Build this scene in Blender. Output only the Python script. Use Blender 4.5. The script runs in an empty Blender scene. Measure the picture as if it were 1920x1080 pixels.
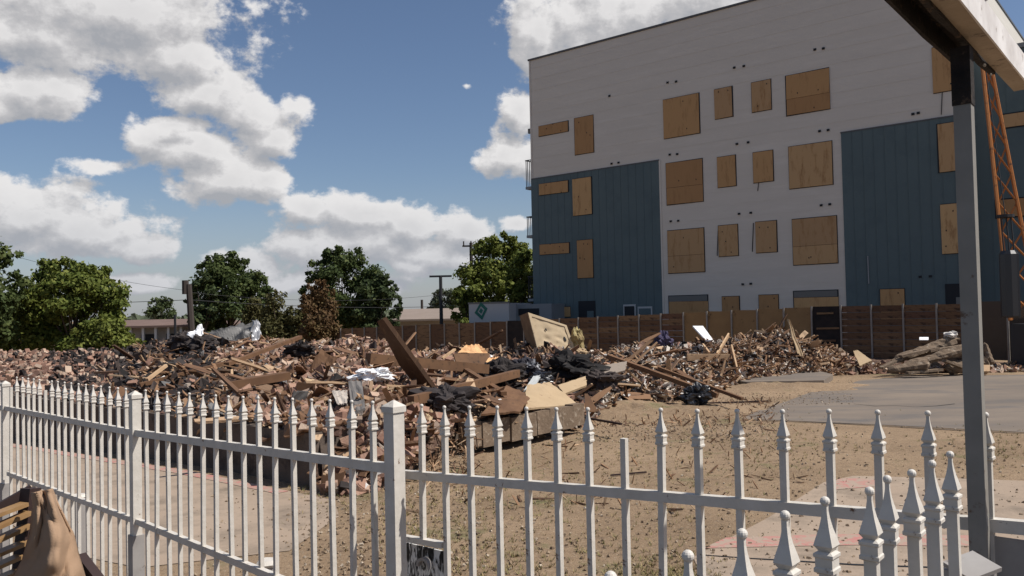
import bpy, math, random
import numpy as np
from mathutils import Vector, Matrix, noise
random.seed(7); rng = np.random.default_rng(7)
scene = bpy.context.scene
C = scene.collection
PI = math.pi

# ------------------------------------------------------------------ camera
F = 1550.0
CAM = Vector((0, 0, 2.0))
pitch = math.atan(42 / F); roll = math.atan(0.0215)
f_ = Vector((0, math.cos(pitch), math.sin(pitch)))
r0 = Vector((1, 0, 0)); u0 = r0.cross(f_)
R_ = r0 * math.cos(roll) - u0 * math.sin(roll)
U_ = u0 * math.cos(roll) + r0 * math.sin(roll)
cd = bpy.data.cameras.new('camera'); cam = bpy.data.objects.new('camera', cd); C.objects.link(cam)
cam.matrix_world = Matrix(((R_.x, U_.x, -f_.x, CAM.x), (R_.y, U_.y, -f_.y, CAM.y), (R_.z, U_.z, -f_.z, CAM.z), (0, 0, 0, 1)))
cd.sensor_width = 36; cd.lens = 36 * F / 1920; cd.clip_start = 0.05; cd.clip_end = 6000
scene.camera = cam

def ray(px, py): return R_ * ((px - 960) / F) + U_ * ((540 - py) / F) + f_
def at(px, py, Y):
    d = ray(px, py); return CAM + d * (Y / d.y)
def onz(px, py, z=0.0):
    d = ray(px, py); return CAM + d * ((z - CAM.z) / d.z)
def proj(p):
    v = Vector(p) - CAM; w = v.dot(f_); return (960 + F * v.dot(R_) / w, 540 - F * v.dot(U_) / w)
# site axes: t runs left and away along the building, n runs away from it to the right
DT = Vector((-0.7694, 0.6388, 0)); DN = Vector((0.6388, 0.7694, 0))
def TN(t, n, z=0.0): return DT * t + DN * n + Vector((0, 0, z))
def tn(p): return (Vector((p[0], p[1], 0)).dot(DT), Vector((p[0], p[1], 0)).dot(DN))
def onplane(px, py, P, N):
    d = ray(px, py); P = Vector(P); N = Vector(N)
    return CAM + d * ((P - CAM).dot(N) / d.dot(N))
def gz(x, y):
    t = x * DT.x + y * DT.y
    return -0.027 * min(max(t - 10, 0), 50)

# ------------------------------------------------------------------ sky and sun
SUN_AZ = Vector((0.975, -0.22, 0)).normalized(); SUN_EL = math.radians(53)
sd = bpy.data.lights.new('sun', 'SUN'); so = bpy.data.objects.new('sun', sd); C.objects.link(so)
sd.energy = 5.0; sd.angle = math.radians(0.55); sd.color = (1.0, 0.955, 0.89)
sdir = SUN_AZ * math.cos(SUN_EL) + Vector((0, 0, math.sin(SUN_EL)))
so.rotation_euler = sdir.to_track_quat('Z', 'Y').to_euler(); so.location = (20, -5, 30)
w = bpy.data.worlds.new('World'); scene.world = w; w.use_nodes = True
scene.view_settings.view_transform = 'Standard'; scene.view_settings.look = 'None'
scene.view_settings.exposure = 0.14; scene.view_settings.gamma = 1; scene.view_settings.use_curve_mapping = False

def build_world():
    nt = w.node_tree; N = nt.nodes; L = nt.links; N.clear()
    def mth(tree, op, a, b=None, c=None, clamp=False):
        m = tree.nodes.new('ShaderNodeMath'); m.operation = op; m.use_clamp = clamp
        for i, v in enumerate((a, b, c)):
            if v is None: continue
            if isinstance(v, (int, float)): m.inputs[i].default_value = v
            else: tree.links.new(v, m.inputs[i])
        return m.outputs[0]
    # cloud cover as a function of direction (azimuth, elevation)
    g = bpy.data.node_groups.new('cloud_cover', 'ShaderNodeTree')
    g.interface.new_socket('AzEl', in_out='INPUT', socket_type='NodeSocketVector')
    g.interface.new_socket('Cover', in_out='OUTPUT', socket_type='NodeSocketFloat')
    gi = g.nodes.new('NodeGroupInput'); go = g.nodes.new('NodeGroupOutput')
    def vm(op, a, b=None):
        m = g.nodes.new('ShaderNodeVectorMath'); m.operation = op
        for i, v in enumerate((a, b)):
            if v is None: continue
            if isinstance(v, tuple): m.inputs[i].default_value = v
            else: g.links.new(v, m.inputs[i])
        return m
    co = gi.outputs[0]
    def nz(scale, detail, rough, off=(0, 0, 0), sq=(1, 1, 1)):
        n = g.nodes.new('ShaderNodeTexNoise'); n.inputs['Scale'].default_value = scale
        n.inputs['Detail'].default_value = detail; n.inputs['Roughness'].default_value = rough
        g.links.new(vm('MULTIPLY', vm('ADD', co, off).outputs[0], sq).outputs[0], n.inputs['Vector']); return n
    warp = nz(7.0, 3, .55, (3, 1, 0))
    wv = vm('MULTIPLY', vm('SUBTRACT', warp.outputs['Color'], (.5, .5, .5)).outputs[0], (.06, .04, 0))
    pc = vm('ADD', co, wv.outputs[0]).outputs[0]
    # wide clouds over the whole sky
    wide = nz(3.1, 4, .55, (9.1, 4.3, 0), (1, 1.9, 1))
    acc = mth(g, 'MULTIPLY', mth(g, 'SUBTRACT', wide.outputs['Fac'], .575), 3.2)
    sx = g.nodes.new('ShaderNodeSeparateXYZ'); g.links.new(co, sx.inputs[0])
    # fade to the layout of this afternoon's clouds to the north
    win = mth(g, 'MULTIPLY', mth(g, 'SUBTRACT', .72, mth(g, 'ABSOLUTE', sx.outputs[0])), 8, clamp=True)
    win = mth(g, 'MULTIPLY', win, mth(g, 'MULTIPLY', mth(g, 'SUBTRACT', .44, sx.outputs[1]), 12, clamp=True))
    acc = mth(g, 'SUBTRACT', acc, mth(g, 'MULTIPLY', win, 2.0))
    blobs = [(190, 20, 290, 95), (60, 80, 170, 60), (320, 105, 130, 55), (390, 170, 95, 60), (470, 225, 90, 50), (70, 170, 95, 42), (5, 195, 60, 26),
             (545, 195, 32, 24), (510, 265, 60, 48), (285, 262, 62, 42), (360, 290, 90, 40), (425, 340, 120, 48), (500, 350, 55, 38), (200, 306, 60, 17), (330,235,60,20),
             (50, 400, 170, 60), (170, 430, 120, 52), (-10, 360, 70, 45), (260, 460, 60, 32),
             (585, 402, 70, 38), (690, 405, 110, 44), (760, 420, 60, 40), (870, 428, 62, 42), (660, 465, 170, 52), (470, 500, 90, 34), (820, 475, 110, 34), (230, 530, 110, 20), (770,505,55,14), (590, 535, 200, 28),
             (965, 205, 48, 42), (935, 285, 56, 42), (990, 300, 50, 40), (1010, 70, 62, 82), (1140, 40, 190, 85), (1330, 0, 170, 70), (868, 157, 16, 9), (975, 410, 30, 18)]
    for (px, py, rx, ry) in blobs:
        small = .75 if rx == 16 else .45 if rx < 35 and ry < 25 or (rx, ry) == (60, 17) else 0.0; rx *= 1 + small * 1.3; ry *= 1 + small * 1.3
        d = ray(px, py).normalized(); az = math.atan2(d.x, d.y); el = math.asin(d.z)
        k = 1 / F
        v = vm('MULTIPLY', vm('SUBTRACT', pc, (az, el, 0)).outputs[0], (1 / (rx * k * 1.02), 1 / (ry * k * 1.04), 0))
        ln = g.nodes.new('ShaderNodeVectorMath'); ln.operation = 'LENGTH'; g.links.new(v.outputs[0], ln.inputs[0])
        acc = mth(g, 'SMOOTH_MAX', acc, mth(g, 'SUBTRACT', 1.0 - small, ln.outputs['Value']), .25)
    fb = nz(17, 9, .6, (1.7, .4, 0), (1, 1.35, 1))
    fine = nz(58, 5, .6, (5.7, 2.4, 0), (1, 1.2, 1))
    d = mth(g, 'ADD', acc, mth(g, 'MULTIPLY', mth(g, 'SUBTRACT', fb.outputs['Fac'], .5), 1.85))
    d = mth(g, 'ADD', d, mth(g, 'MULTIPLY', mth(g, 'SUBTRACT', fine.outputs['Fac'], .5), .55))
    g.links.new(d, go.inputs[0])

    tc = N.new('ShaderNodeTexCoord'); s = N.new('ShaderNodeSeparateXYZ'); L.new(tc.outputs['Generated'], s.inputs[0])
    az = mth(nt, 'ARCTAN2', s.outputs[0], s.outputs[1]); el = mth(nt, 'ARCSINE', s.outputs[2])
    cb = N.new('ShaderNodeCombineXYZ'); L.new(az, cb.inputs[0]); L.new(el, cb.inputs[1])
    def cover(off):
        a = N.new('ShaderNodeVectorMath'); a.operation = 'ADD'; a.inputs[1].default_value = off; L.new(cb.outputs[0], a.inputs[0])
        n = N.new('ShaderNodeGroup'); n.node_tree = g; L.new(a.outputs[0], n.inputs[0]); return n.outputs[0]
    c0 = cover((0, 0, 0)); c1 = cover((.010, .019, 0))
    def sm(v, lo, hi):
        m = N.new('ShaderNodeMapRange'); m.interpolation_type = 'SMOOTHSTEP'
        m.inputs['From Min'].default_value = lo; m.inputs['From Max'].default_value = hi; L.new(v, m.inputs['Value']); return m.outputs[0]
    cov = sm(c0, -.04, .30)
    lit = mth(nt, 'ADD', .62, mth(nt, 'MULTIPLY', mth(nt, 'SUBTRACT', c0, c1), 1.15), clamp=True)
    thick = sm(c0, .25, 1.3)
    lit = mth(nt, 'SUBTRACT', lit, mth(nt, 'MULTIPLY', thick, .20), clamp=True)
    ramp = N.new('ShaderNodeValToRGB'); L.new(lit, ramp.inputs[0])
    e = ramp.color_ramp.elements; e[0].position = .0; e[0].color = (.56, .57, .60, 1); e[1].position = 1.0; e[1].color = (1.22, 1.19, 1.17, 1)
    m = ramp.color_ramp.elements.new(.45); m.color = (.76, .745, .75, 1)
    sky = N.new('ShaderNodeTexSky'); sky.sky_type = 'NISHITA'; sky.sun_disc = False
    sky.sun_elevation = SUN_EL; sky.sun_rotation = math.atan2(SUN_AZ.x, SUN_AZ.y); sky.air_density = 1.0; sky.dust_density = .6; sky.ozone_density = 2.0
    b1 = N.new('ShaderNodeBackground'); b1.inputs[1].default_value = .076; tn_ = N.new('ShaderNodeMix'); tn_.data_type = 'RGBA'; tn_.blend_type = 'MULTIPLY'; tn_.inputs[0].default_value = 1; tn_.inputs[7].default_value = (.98, .985, 1.05, 1); L.new(sky.outputs[0], tn_.inputs[6]); L.new(tn_.outputs[2], b1.inputs[0])
    b2 = N.new('ShaderNodeBackground'); b2.inputs[1].default_value = .64; L.new(ramp.outputs[0], b2.inputs[0])
    mx = N.new('ShaderNodeMixShader'); L.new(mth(nt, 'MULTIPLY', cov, .93), mx.inputs[0]); L.new(b1.outputs[0], mx.inputs[1]); L.new(b2.outputs[0], mx.inputs[2])
    # pale band of far humid air low over the horizon
    b3 = N.new('ShaderNodeBackground'); b3.inputs[0].default_value = (.52, .57, .69, 1); b3.inputs[1].default_value = .62
    band = mth(nt, 'MULTIPLY', mth(nt, 'SUBTRACT', 1, sm(el, .0, .17)), .50)
    mx2 = N.new('ShaderNodeMixShader'); L.new(band, mx2.inputs[0]); L.new(mx.outputs[0], mx2.inputs[1]); L.new(b3.outputs[0], mx2.inputs[2])
    out = N.new('ShaderNodeOutputWorld'); L.new(mx2.outputs[0], out.inputs[0])
build_world()

# ------------------------------------------------------------------ helpers
def link(name, me, mat=None, parent=None):
    o = bpy.data.objects.new(name, me); C.objects.link(o)
    if mat is not None and me is not None and len(me.materials) == 0: me.materials.append(mat)
    if parent is not None: o.parent = parent
    return o
def thing(name, label, cat, group=None, loc=(0, 0, 0), me=None, mat=None):
    o = link(name, me, mat); o.location = loc; o['label'] = label; o['category'] = cat
    if group: o['group'] = group
    return o
class MB:
    def __init__(s): s.v = []; s.f = []; s.t = []
    def add(s, vs, fs, tint=0.0):
        b = len(s.v); s.v += [tuple(v) for v in vs]; s.f += [tuple(i + b for i in f) for f in fs]; s.t += [tint] * len(fs); return s
    def box(s, c, size, M=None, tint=0.0):
        M = M or Matrix.Identity(3); c = Vector(c); h = Vector(size) / 2
        vs = [c + M @ Vector((h.x * i, h.y * j, h.z * k)) for i in (-1, 1) for j in (-1, 1) for k in (-1, 1)]
        return s.add(vs, [(0, 1, 3, 2), (4, 6, 7, 5), (0, 4, 5, 1), (2, 3, 7, 6), (0, 2, 6, 4), (1, 5, 7, 3)], tint)
    def beam(s, a, b, wd, th, upv=(0, 0, 1), tint=0.0):
        a = Vector(a); b = Vector(b); d = b - a; L = d.length; d.normalize()
        x = d.cross(Vector(upv))
        if x.length < 1e-3: x = d.cross(Vector((1, 0, 0)))
        x.normalize(); y = x.cross(d)
        M = Matrix((x, d, y)).transposed()
        return s.box((a + b) / 2, (wd, L, th), M, tint)
    def tube(s, a, b, ra, rb=None, n=8):
        rb = ra if rb is None else rb; a = Vector(a); b = Vector(b); d = (b - a).normalized()
        x = d.orthogonal().normalized(); y = d.cross(x)
        ring = lambda c, r: [c + (x * math.cos(2 * PI * i / n) + y * math.sin(2 * PI * i / n)) * r for i in range(n)]
        vs = ring(a, ra) + ring(b, rb)
        fs = [(i, (i + 1) % n, n + (i + 1) % n, n + i) for i in range(n)] + [tuple(range(n - 1, -1, -1)), tuple(range(n, 2 * n))]
        return s.add(vs, fs)
    def lathe(s, prof, n=8, c=(0, 0, 0), rot=0.0):
        vs = []; fs = []
        for r, z in prof: vs += [(c[0] + r * math.cos(2 * PI * i / n + rot), c[1] + r * math.sin(2 * PI * i / n + rot), c[2] + z) for i in range(n)]
        for k in range(len(prof) - 1): fs += [(k * n + i, k * n + (i + 1) % n, (k + 1) * n + (i + 1) % n, (k + 1) * n + i) for i in range(n)]
        fs += [tuple(range(n - 1, -1, -1)), tuple(range((len(prof) - 1) * n, len(prof) * n))]
        return s.add(vs, fs)
    def mesh(s, name='mesh', smooth=False):
        me = bpy.data.meshes.new(name); me.from_pydata(s.v, [], s.f); me.validate()
        if any(s.t) and len(me.polygons) == len(s.t):
            a = me.attributes.new('tint', 'FLOAT', 'FACE'); a.data.foreach_set('value', s.t)
        if smooth: me.polygons.foreach_set('use_smooth', [True] * len(me.polygons))
        me.update(); return me
def rotm(rx, ry, rz): return (Matrix.Rotation(rz, 3, 'Z') @ Matrix.Rotation(ry, 3, 'Y') @ Matrix.Rotation(rx, 3, 'X'))
MT = Matrix((DT, DN, Vector((0, 0, 1)))).transposed()      # site axes as a rotation

def mat(name, col, rough=.8, var=None, vscale=3.0, bump=0.0, bscale=30.0, metal=0.0, stops=None, noise_scale=None, spec=.3, wear=None, wscale=6, wlim=(.55, .7), stretch=(1, 1, 1), coord='Object', emit=None):
    m = bpy.data.materials.new(name); m.use_nodes = True; nt = m.node_tree; N = nt.nodes; L = nt.links
    p = N['Principled BSDF']; p.inputs['Roughness'].default_value = rough; p.inputs['Metallic'].default_value = metal
    p.inputs['Specular IOR Level'].default_value = spec; p.inputs['Base Color'].default_value = (*col, 1)
    tc = N.new('ShaderNodeTexCoord'); mp = N.new('ShaderNodeMapping'); mp.inputs['Scale'].default_value = stretch; L.new(tc.outputs[coord], mp.inputs[0])
    vec = mp.outputs[0]
    def nz(sc, det=6, ro=.6):
        n = N.new('ShaderNodeTexNoise'); n.inputs['Scale'].default_value = sc; n.inputs['Detail'].default_value = det; n.inputs['Roughness'].default_value = ro; L.new(vec, n.inputs['Vector']); return n.outputs['Fac']
    def mr(v, a, b, c=0, d=1):
        k = N.new('ShaderNodeMapRange'); k.inputs[1].default_value = a; k.inputs[2].default_value = b; k.inputs[3].default_value = c; k.inputs[4].default_value = d; L.new(v, k.inputs[0]); return k.outputs[0]
    def mix(fac, a, b):
        k = N.new('ShaderNodeMix'); k.data_type = 'RGBA'
        if isinstance(fac, float): k.inputs[0].default_value = fac
        else: L.new(fac, k.inputs[0])
        for i, q in ((6, a), (7, b)):
            if isinstance(q, tuple): k.inputs[i].default_value = (*q[:3], 1)
            else: L.new(q, k.inputs[i])
        return k.outputs[2]
    cur = tuple(col)
    if stops:                                            # each piece picks its own colour
        at_ = N.new('ShaderNodeAttribute'); at_.attribute_name = 'tint'
        oi = N.new('ShaderNodeObjectInfo')
        a = N.new('ShaderNodeMath'); a.operation = 'ADD'; L.new(at_.outputs['Fac'], a.inputs[0]); L.new(oi.outputs['Random'], a.inputs[1])
        fr = N.new('ShaderNodeMath'); fr.operation = 'FRACT'; L.new(a.outputs[0], fr.inputs[0])
        rp = N.new('ShaderNodeValToRGB'); rp.color_ramp.interpolation = 'LINEAR'
        while len(rp.color_ramp.elements) < len(stops): rp.color_ramp.elements.new(.5)
        for e, (ps, c) in zip(rp.color_ramp.elements, stops): e.position = ps; e.color = (*c, 1)
        L.new(fr.outputs[0], rp.inputs[0]); cur = rp.outputs[0]
    if var: cur = mix(mr(nz(vscale), .3, .7), cur, var)
    if wear: cur = mix(mr(nz(wscale, 8, .7), wlim[0], wlim[1]), cur, wear)
    if not isinstance(cur, tuple): L.new(cur, p.inputs['Base Color'])
    if bump:
        b = N.new('ShaderNodeBump'); b.inputs['Strength'].default_value = bump; b.inputs['Distance'].default_value = .02
        L.new(nz(bscale, 5, .65), b.inputs['Height']); L.new(b.outputs[0], p.inputs['Normal'])
    m['_'] = 0
    return m

# ------------------------------------------------------------------ materials
def ground_mat():
    m = mat('dirt', (.27, .19, .125)); nt = m.node_tree; N = nt.nodes; L = nt.links; p = N['Principled BSDF']; p.inputs['Roughness'].default_value = .95
    tc = N.new('ShaderNodeTexCoord')
    def nz(sc, det=8, ro=.65):
        n = N.new('ShaderNodeTexNoise'); n.inputs['Scale'].default_value = sc; n.inputs['Detail'].default_value = det; n.inputs['Roughness'].default_value = ro; L.new(tc.outputs['Object'], n.inputs['Vector']); return n.outputs['Fac']
    def mr(v, a, b):
        k = N.new('ShaderNodeMapRange'); k.inputs[1].default_value = a; k.inputs[2].default_value = b; L.new(v, k.inputs[0]); return k.outputs[0]
    def mix(fac, a, b):
        k = N.new('ShaderNodeMix'); k.data_type = 'RGBA'; L.new(fac, k.inputs[0])
        for i, q in ((6, a), (7, b)):
            if isinstance(q, tuple): k.inputs[i].default_value = (*q, 1)
            else: L.new(q, k.inputs[i])
        return k.outputs[2]
    c = mix(mr(nz(.5), .35, .65), (.212, .144, .086), (.318, .222, .138))
    c = mix(mr(nz(.9, 9, .7), .56, .66), c, (.150, .135, .060))
    c = mix(mr(nz(9, 8, .75), .53, .66), c, (.15, .10, .065))
    c = mix(mr(nz(34, 4, .7), .58, .68), c, (.42, .34, .25))
    c = mix(mr(nz(26, 5, .7), .60, .70), c, (.09, .062, .042))
    L.new(c, p.inputs['Base Color'])
    b = N.new('ShaderNodeBump'); b.inputs['Strength'].default_value = .9; b.inputs['Distance'].default_value = .035; L.new(nz(14, 9, .75), b.inputs['Height']); L.new(b.outputs[0], p.inputs['Normal'])
    return m
M_dirt = ground_mat()
M_farland = mat('far_ground', (.12, .12, .06), .95, var=(.2, .17, .11), vscale=.05)
M_conc = mat('concrete', (.30, .225, .165), .9, var=(.36, .28, .21), vscale=.8, bump=.25, bscale=40, wear=(.20, .155, .115), wscale=1.6, wlim=(.46, .66))
M_drive = mat('driveway_concrete', (.135, .112, .094), .9, var=(.215, .172, .134), vscale=.5, bump=.2, bscale=30, wear=(.12, .108, .10), wscale=.9, wlim=(.5, .66), stretch=(.55, 1.6, 1))
M_slab = mat('foundation_concrete', (.13, .10, .08), .95, var=(.07, .055, .045), vscale=2, bump=.6, bscale=14, wear=(.04, .03, .025), wscale=3, wlim=(.52, .66))
M_red = mat('red_paint', (.42, .17, .15), .85, var=(.38, .21, .17), vscale=3, wear=(.34, .26, .20), wscale=9, wlim=(.44, .54))
M_white = mat('white_metal_paint', (.60, .56, .505), .5, var=(.49, .455, .40), vscale=14, wear=(.15, .08, .045), wscale=24, wlim=(.62, .67), bump=.12, bscale=60, spec=.4)
M_postgrey = mat('grey_sleeve', (.24, .22, .21), .6, var=(.33, .31, .29), vscale=8, wear=(.10, .07, .05), wscale=14, wlim=(.6, .66))
M_beampaint = mat('weathered_shaded_paint', (.40, .32, .24), .7, var=(.30, .24, .175), vscale=9, wear=(.07, .045, .03), wscale=14, wlim=(.57, .66), bump=.4, bscale=25)  # tan of the soffit's shade and bounce light put into the paint colour
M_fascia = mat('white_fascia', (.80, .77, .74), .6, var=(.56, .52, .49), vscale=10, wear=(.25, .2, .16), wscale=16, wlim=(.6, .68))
M_char = mat('charred_metal', (.008, .007, .007), .9, var=(.03, .022, .018), vscale=20, wear=(.13, .085, .055), wscale=22, wlim=(.57, .66), bump=.5, bscale=30)
M_wallw = mat('white_siding', (.60, .56, .50), .85, var=(.57, .53, .47), vscale=.35, wear=(.63, .59, .53), wscale=1.2, wlim=(.5, .7), stretch=(.4, .4, 3.2), bump=.3, bscale=2.2)
M_wallb = mat('blue_siding', (.092, .128, .138), .8, var=(.102, .140, .148), vscale=.3, wear=(.082, .114, .124), wscale=.8, wlim=(.5, .7))
M_coping = mat('dark_coping', (.10, .10, .105), .6)
M_ply = mat('plywood', (.36, .19, .082), .85, stops=[(0, (.35, .195, .088)), (.35, (.44, .26, .118)), (.7, (.54, .35, .17)), (1, (.40, .25, .13))], wear=(.32, .18, .08), wscale=3.2, wlim=(.52, .66), stretch=(1.5, 1.5, .35))
M_dark = mat('dark_opening', (.018, .02, .024), .7)
M_blind = mat('window_blind', (.16, .16, .15), .7)
M_fencew = mat('fence_boards', (.075, .042, .026), .9, stops=[(0, (.10, .056, .033)), (.45, (.155, .088, .048)), (.8, (.21, .13, .07)), (1, (.12, .062, .04))], wear=(.05, .03, .02), wscale=3, wlim=(.5, .64), stretch=(1, 1, 4))
M_fencel = mat('light_fence_panel', (.27, .17, .08), .9, var=(.225, .14, .066), vscale=2, wear=(.10, .06, .03), wscale=5, wlim=(.6, .68))
M_fenceb = mat('burnt_fence_panel', (.012, .011, .012), .9, var=(.03, .022, .02), vscale=4)
M_galv = mat('galvanised_post', (.22, .20, .18), .6, var=(.29, .265, .24), vscale=5, metal=.2)
M_brick = mat('brick', (.3, .15, .1), .92, stops=[(0, (.085, .048, .036)), (.25, (.19, .105, .075)), (.5, (.28, .158, .112)), (.7, (.37, .23, .165)), (.86, (.48, .36, .27)), (1, (.07, .042, .034))], wear=(.38, .30, .225), wscale=9, wlim=(.56, .70), bump=.5, bscale=25)
M_wood = mat('old_wood', (.2, .12, .07), .9, stops=[(0, (.075, .042, .027)), (.3, (.185, .100, .056)), (.6, (.28, .165, .092)), (.85, (.46, .32, .20)), (1, (.12, .068, .042))], wear=(.045, .03, .022), wscale=6, wlim=(.55, .68), stretch=(1, .25, 1), bump=.5, bscale=30)
M_charw = mat('charred_debris', (.03, .025, .022), .85, stops=[(0, (.010, .009, .009)), (.45, (.035, .028, .026)), (.8, (.075, .055, .048)), (1, (.02, .018, .02))], wear=(.11, .085, .07), wscale=8, wlim=(.58, .7))
M_pale = mat('pale_debris', (.5, .45, .4), .85, stops=[(0, (.22, .18, .145)), (.4, (.36, .30, .245)), (.75, (.55, .49, .42)), (1, (.70, .68, .65))], wear=(.15, .11, .08), wscale=7, wlim=(.57, .7), bump=.4, bscale=30)
M_pebble = mat('pebbles', (.3, .22, .16), .95, stops=[(0, (.12, .082, .055)), (.35, (.19, .135, .088)), (.75, (.29, .22, .15)), (1, (.42, .35, .27))])
M_mound = mat('ash_and_soil', (.105, .062, .043), .98, var=(.05, .032, .025), vscale=1.4, wear=(.25, .165, .115), wscale=3, wlim=(.5, .62), bump=1, bscale=8)
M_leaf = {}
def leaf_mat(key, a, b, c):
    m = mat('leaves_' + key, a, .75, stops=[(0, a), (.5, b), (1, c)], spec=.2); p = m.node_tree.nodes['Principled BSDF']
    N = m.node_tree.nodes; L = m.node_tree.links
    tr = N.new('ShaderNodeBsdfTranslucent'); tr.inputs[0].default_value = (*[x * 1.1 for x in b], 1); mx = N.new('ShaderNodeMixShader'); mx.inputs[0].default_value = .25
    L.new(p.outputs[0], mx.inputs[1]); L.new(tr.outputs[0], mx.inputs[2]); L.new(mx.outputs[0], N['Material Output'].inputs[0]); M_leaf[key] = m
leaf_mat('yellowgreen', (.065, .092, .018), (.125, .15, .030), (.20, .215, .050))
leaf_mat('green', (.038, .058, .02), (.068, .092, .028), (.12, .14, .045))
leaf_mat('dark', (.034, .052, .024), (.058, .080, .03), (.10, .118, .045))
leaf_mat('brown', (.09, .058, .03), (.13, .075, .035), (.15, .11, .045))
leaf_mat('olive', (.07, .068, .026), (.10, .088, .034), (.12, .12, .045))
leaf_mat('hazy', (.085, .10, .06), (.10, .12, .075), (.12, .13, .085))
M_bark = mat('bark', (.06, .045, .035), .95, bump=.5, bscale=20)
M_pole = mat('pole_wood', (.055, .045, .04), .9)
M_steel = mat('dark_steel', (.03, .03, .033), .6)
M_orange = mat('orange_steel', (.38, .14, .035), .55, wear=(.10, .045, .02), wscale=5, wlim=(.55, .66))
M_roofb = mat('brown_roof', (.135, .09, .075), .95, var=(.17, .115, .095), vscale=1)
M_rooft = mat('tan_roof', (.22, .175, .145), .95, var=(.25, .2, .17), vscale=1)
M_cream = mat('cream_wall', (.34, .31, .27), .9)
M_fabric = mat('tan_fabric', (.34, .225, .145), .95, var=(.29, .19, .12), vscale=4, bump=.3, bscale=220)
M_beige = mat('beige_upholstery', (.52, .41, .27), .85, var=(.44, .34, .22), vscale=4, wear=(.22, .15, .09), wscale=5, wlim=(.6, .7))
M_shadeside = mat('shaded_beige_upholstery', (.24, .155, .085), .9, var=(.17, .10, .055), vscale=5)  # darker copy of the beige, shade of the box side put into the colour
M_whitecloth = mat('white_plastic', (.80, .80, .80), .6, wear=(.3, .27, .25), wscale=5, wlim=(.6, .68))
M_tarp = mat('grey_sheet_metal', (.15, .145, .14), .6, var=(.07, .068, .066), vscale=2, metal=.1, wear=(.26, .25, .24), wscale=3, wlim=(.58, .66))
M_insul = mat('orange_foam', (.66, .40, .20), .9, var=(.58, .32, .15), vscale=7, bump=.7, bscale=20)
M_blackbag = mat('black_plastic', (.014, .014, .017), .35, spec=.6)
M_blackcloth = mat('dark_cloth', (.03, .028, .035), .9, wear=(.35, .35, .36), wscale=5, wlim=(.55, .6))
M_greybd = mat('grey_board', (.17, .155, .145), .9, var=(.13, .12, .11), vscale=6, stretch=(4, 4, .6))
M_brownbd = mat('brown_board', (.17, .090, .045), .8, var=(.115, .06, .032), vscale=3, wear=(.06, .035, .02), wscale=8, wlim=(.57, .66))
M_tanbd = mat('tan_board', (.42, .31, .19), .85, var=(.36, .26, .155), vscale=2.5, wear=(.2, .13, .08), wscale=6, wlim=(.6, .68))
M_lightwood = mat('light_wood', (.55, .38, .23), .85, var=(.44, .28, .16), vscale=5, wear=(.2, .12, .07), wscale=9, wlim=(.58, .66))
M_mud = mat('mud_covered_concrete', (.20, .145, .10), .95, var=(.13, .092, .062), vscale=4, bump=1, bscale=12, wear=(.34, .28, .215), wscale=9, wlim=(.55, .68))
M_contw = mat('white_container', (.42, .42, .42), .5)
M_contg = mat('grey_container', (.21, .225, .235), .6)
M_green = mat('green_logo', (.02, .13, .10), .5)
M_slatdark = mat('dark_stained_wood', (.035, .02, .018), .6)
M_slat = mat('stained_slat', (.34, .21, .095), .45, var=(.22, .12, .05), vscale=9, spec=.5)
def splatter_mat():
    m = mat('splattered_plate', (.55, .54, .53), .5); nt = m.node_tree; N = nt.nodes; L = nt.links; p = N['Principled BSDF']
    tc = N.new('ShaderNodeTexCoord'); mp = N.new('ShaderNodeMapping'); mp.inputs['Scale'].default_value = (1, 1, .33); L.new(tc.outputs['Object'], mp.inputs[0])
    n = N.new('ShaderNodeTexNoise'); n.inputs['Scale'].default_value = 55; n.inputs['Detail'].default_value = 7; n.inputs['Distortion'].default_value = 1.3; L.new(mp.outputs[0], n.inputs['Vector'])
    r = N.new('ShaderNodeValToRGB'); r.color_ramp.elements[0].position = .44; r.color_ramp.elements[0].color = (.01, .01, .01, 1); r.color_ramp.elements[1].position = .50; r.color_ramp.elements[1].color = (.17, .165, .16, 1)
    e = r.color_ramp.elements.new(.56); e.color = (.66, .65, .63, 1); L.new(n.outputs['Fac'], r.inputs[0]); L.new(r.outputs[0], p.inputs['Base Color']); return m
M_splat = splatter_mat()

# ------------------------------------------------------------------ ground
gt = [-900, -60, -20, 10, 25, 40, 60, 120, 1500]; gn = [-900, -60, -10, 5, 15, 30, 60, 200, 1800]
b = MB(); vs = []
for t in gt:
    for n in gn: vs.append(TN(t, n, -0.027 * min(max(t - 10, 0), 50)))
fs = [(i * 9 + j, i * 9 + j + 1, (i + 1) * 9 + j + 1, (i + 1) * 9 + j) for i in range(8) for j in range(8)]
g_ = link('ground', b.add(vs, fs).mesh('ground'), M_dirt); g_['kind'] = 'structure'
for p_ in g_.data.polygons:
    if p_.normal.z < 0: p_.flip()
def sheet(name, poly_tn, lift, m, kind='structure', sub=None):
    """flat paving at ground level: a polygon in site axes, split on the slope line"""
    b = MB(); vs = [TN(t, n, gz(*TN(t, n)[:2]) + lift) for t, n in poly_tn]
    b.add(vs, [tuple(range(len(vs)))]); me = b.mesh(name)
    for p in me.polygons:
        if p.normal.z < 0: p.flip()
    o = link(name, me, m)
    if kind: o['kind'] = kind
    return o
def ground_poly(pts): return [tn(onz(x, y, 0)) for x, y in pts]
drive = sheet('driveway', ground_poly([(1392, 786), (1500, 790), (1650, 797), (1920, 811), (2300, 830), (2300, 712), (1920, 703), (1700, 706), (1610, 714), (1590, 722), (1530, 732), (1470, 755), (1420, 770)]), .006, M_drive)
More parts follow.
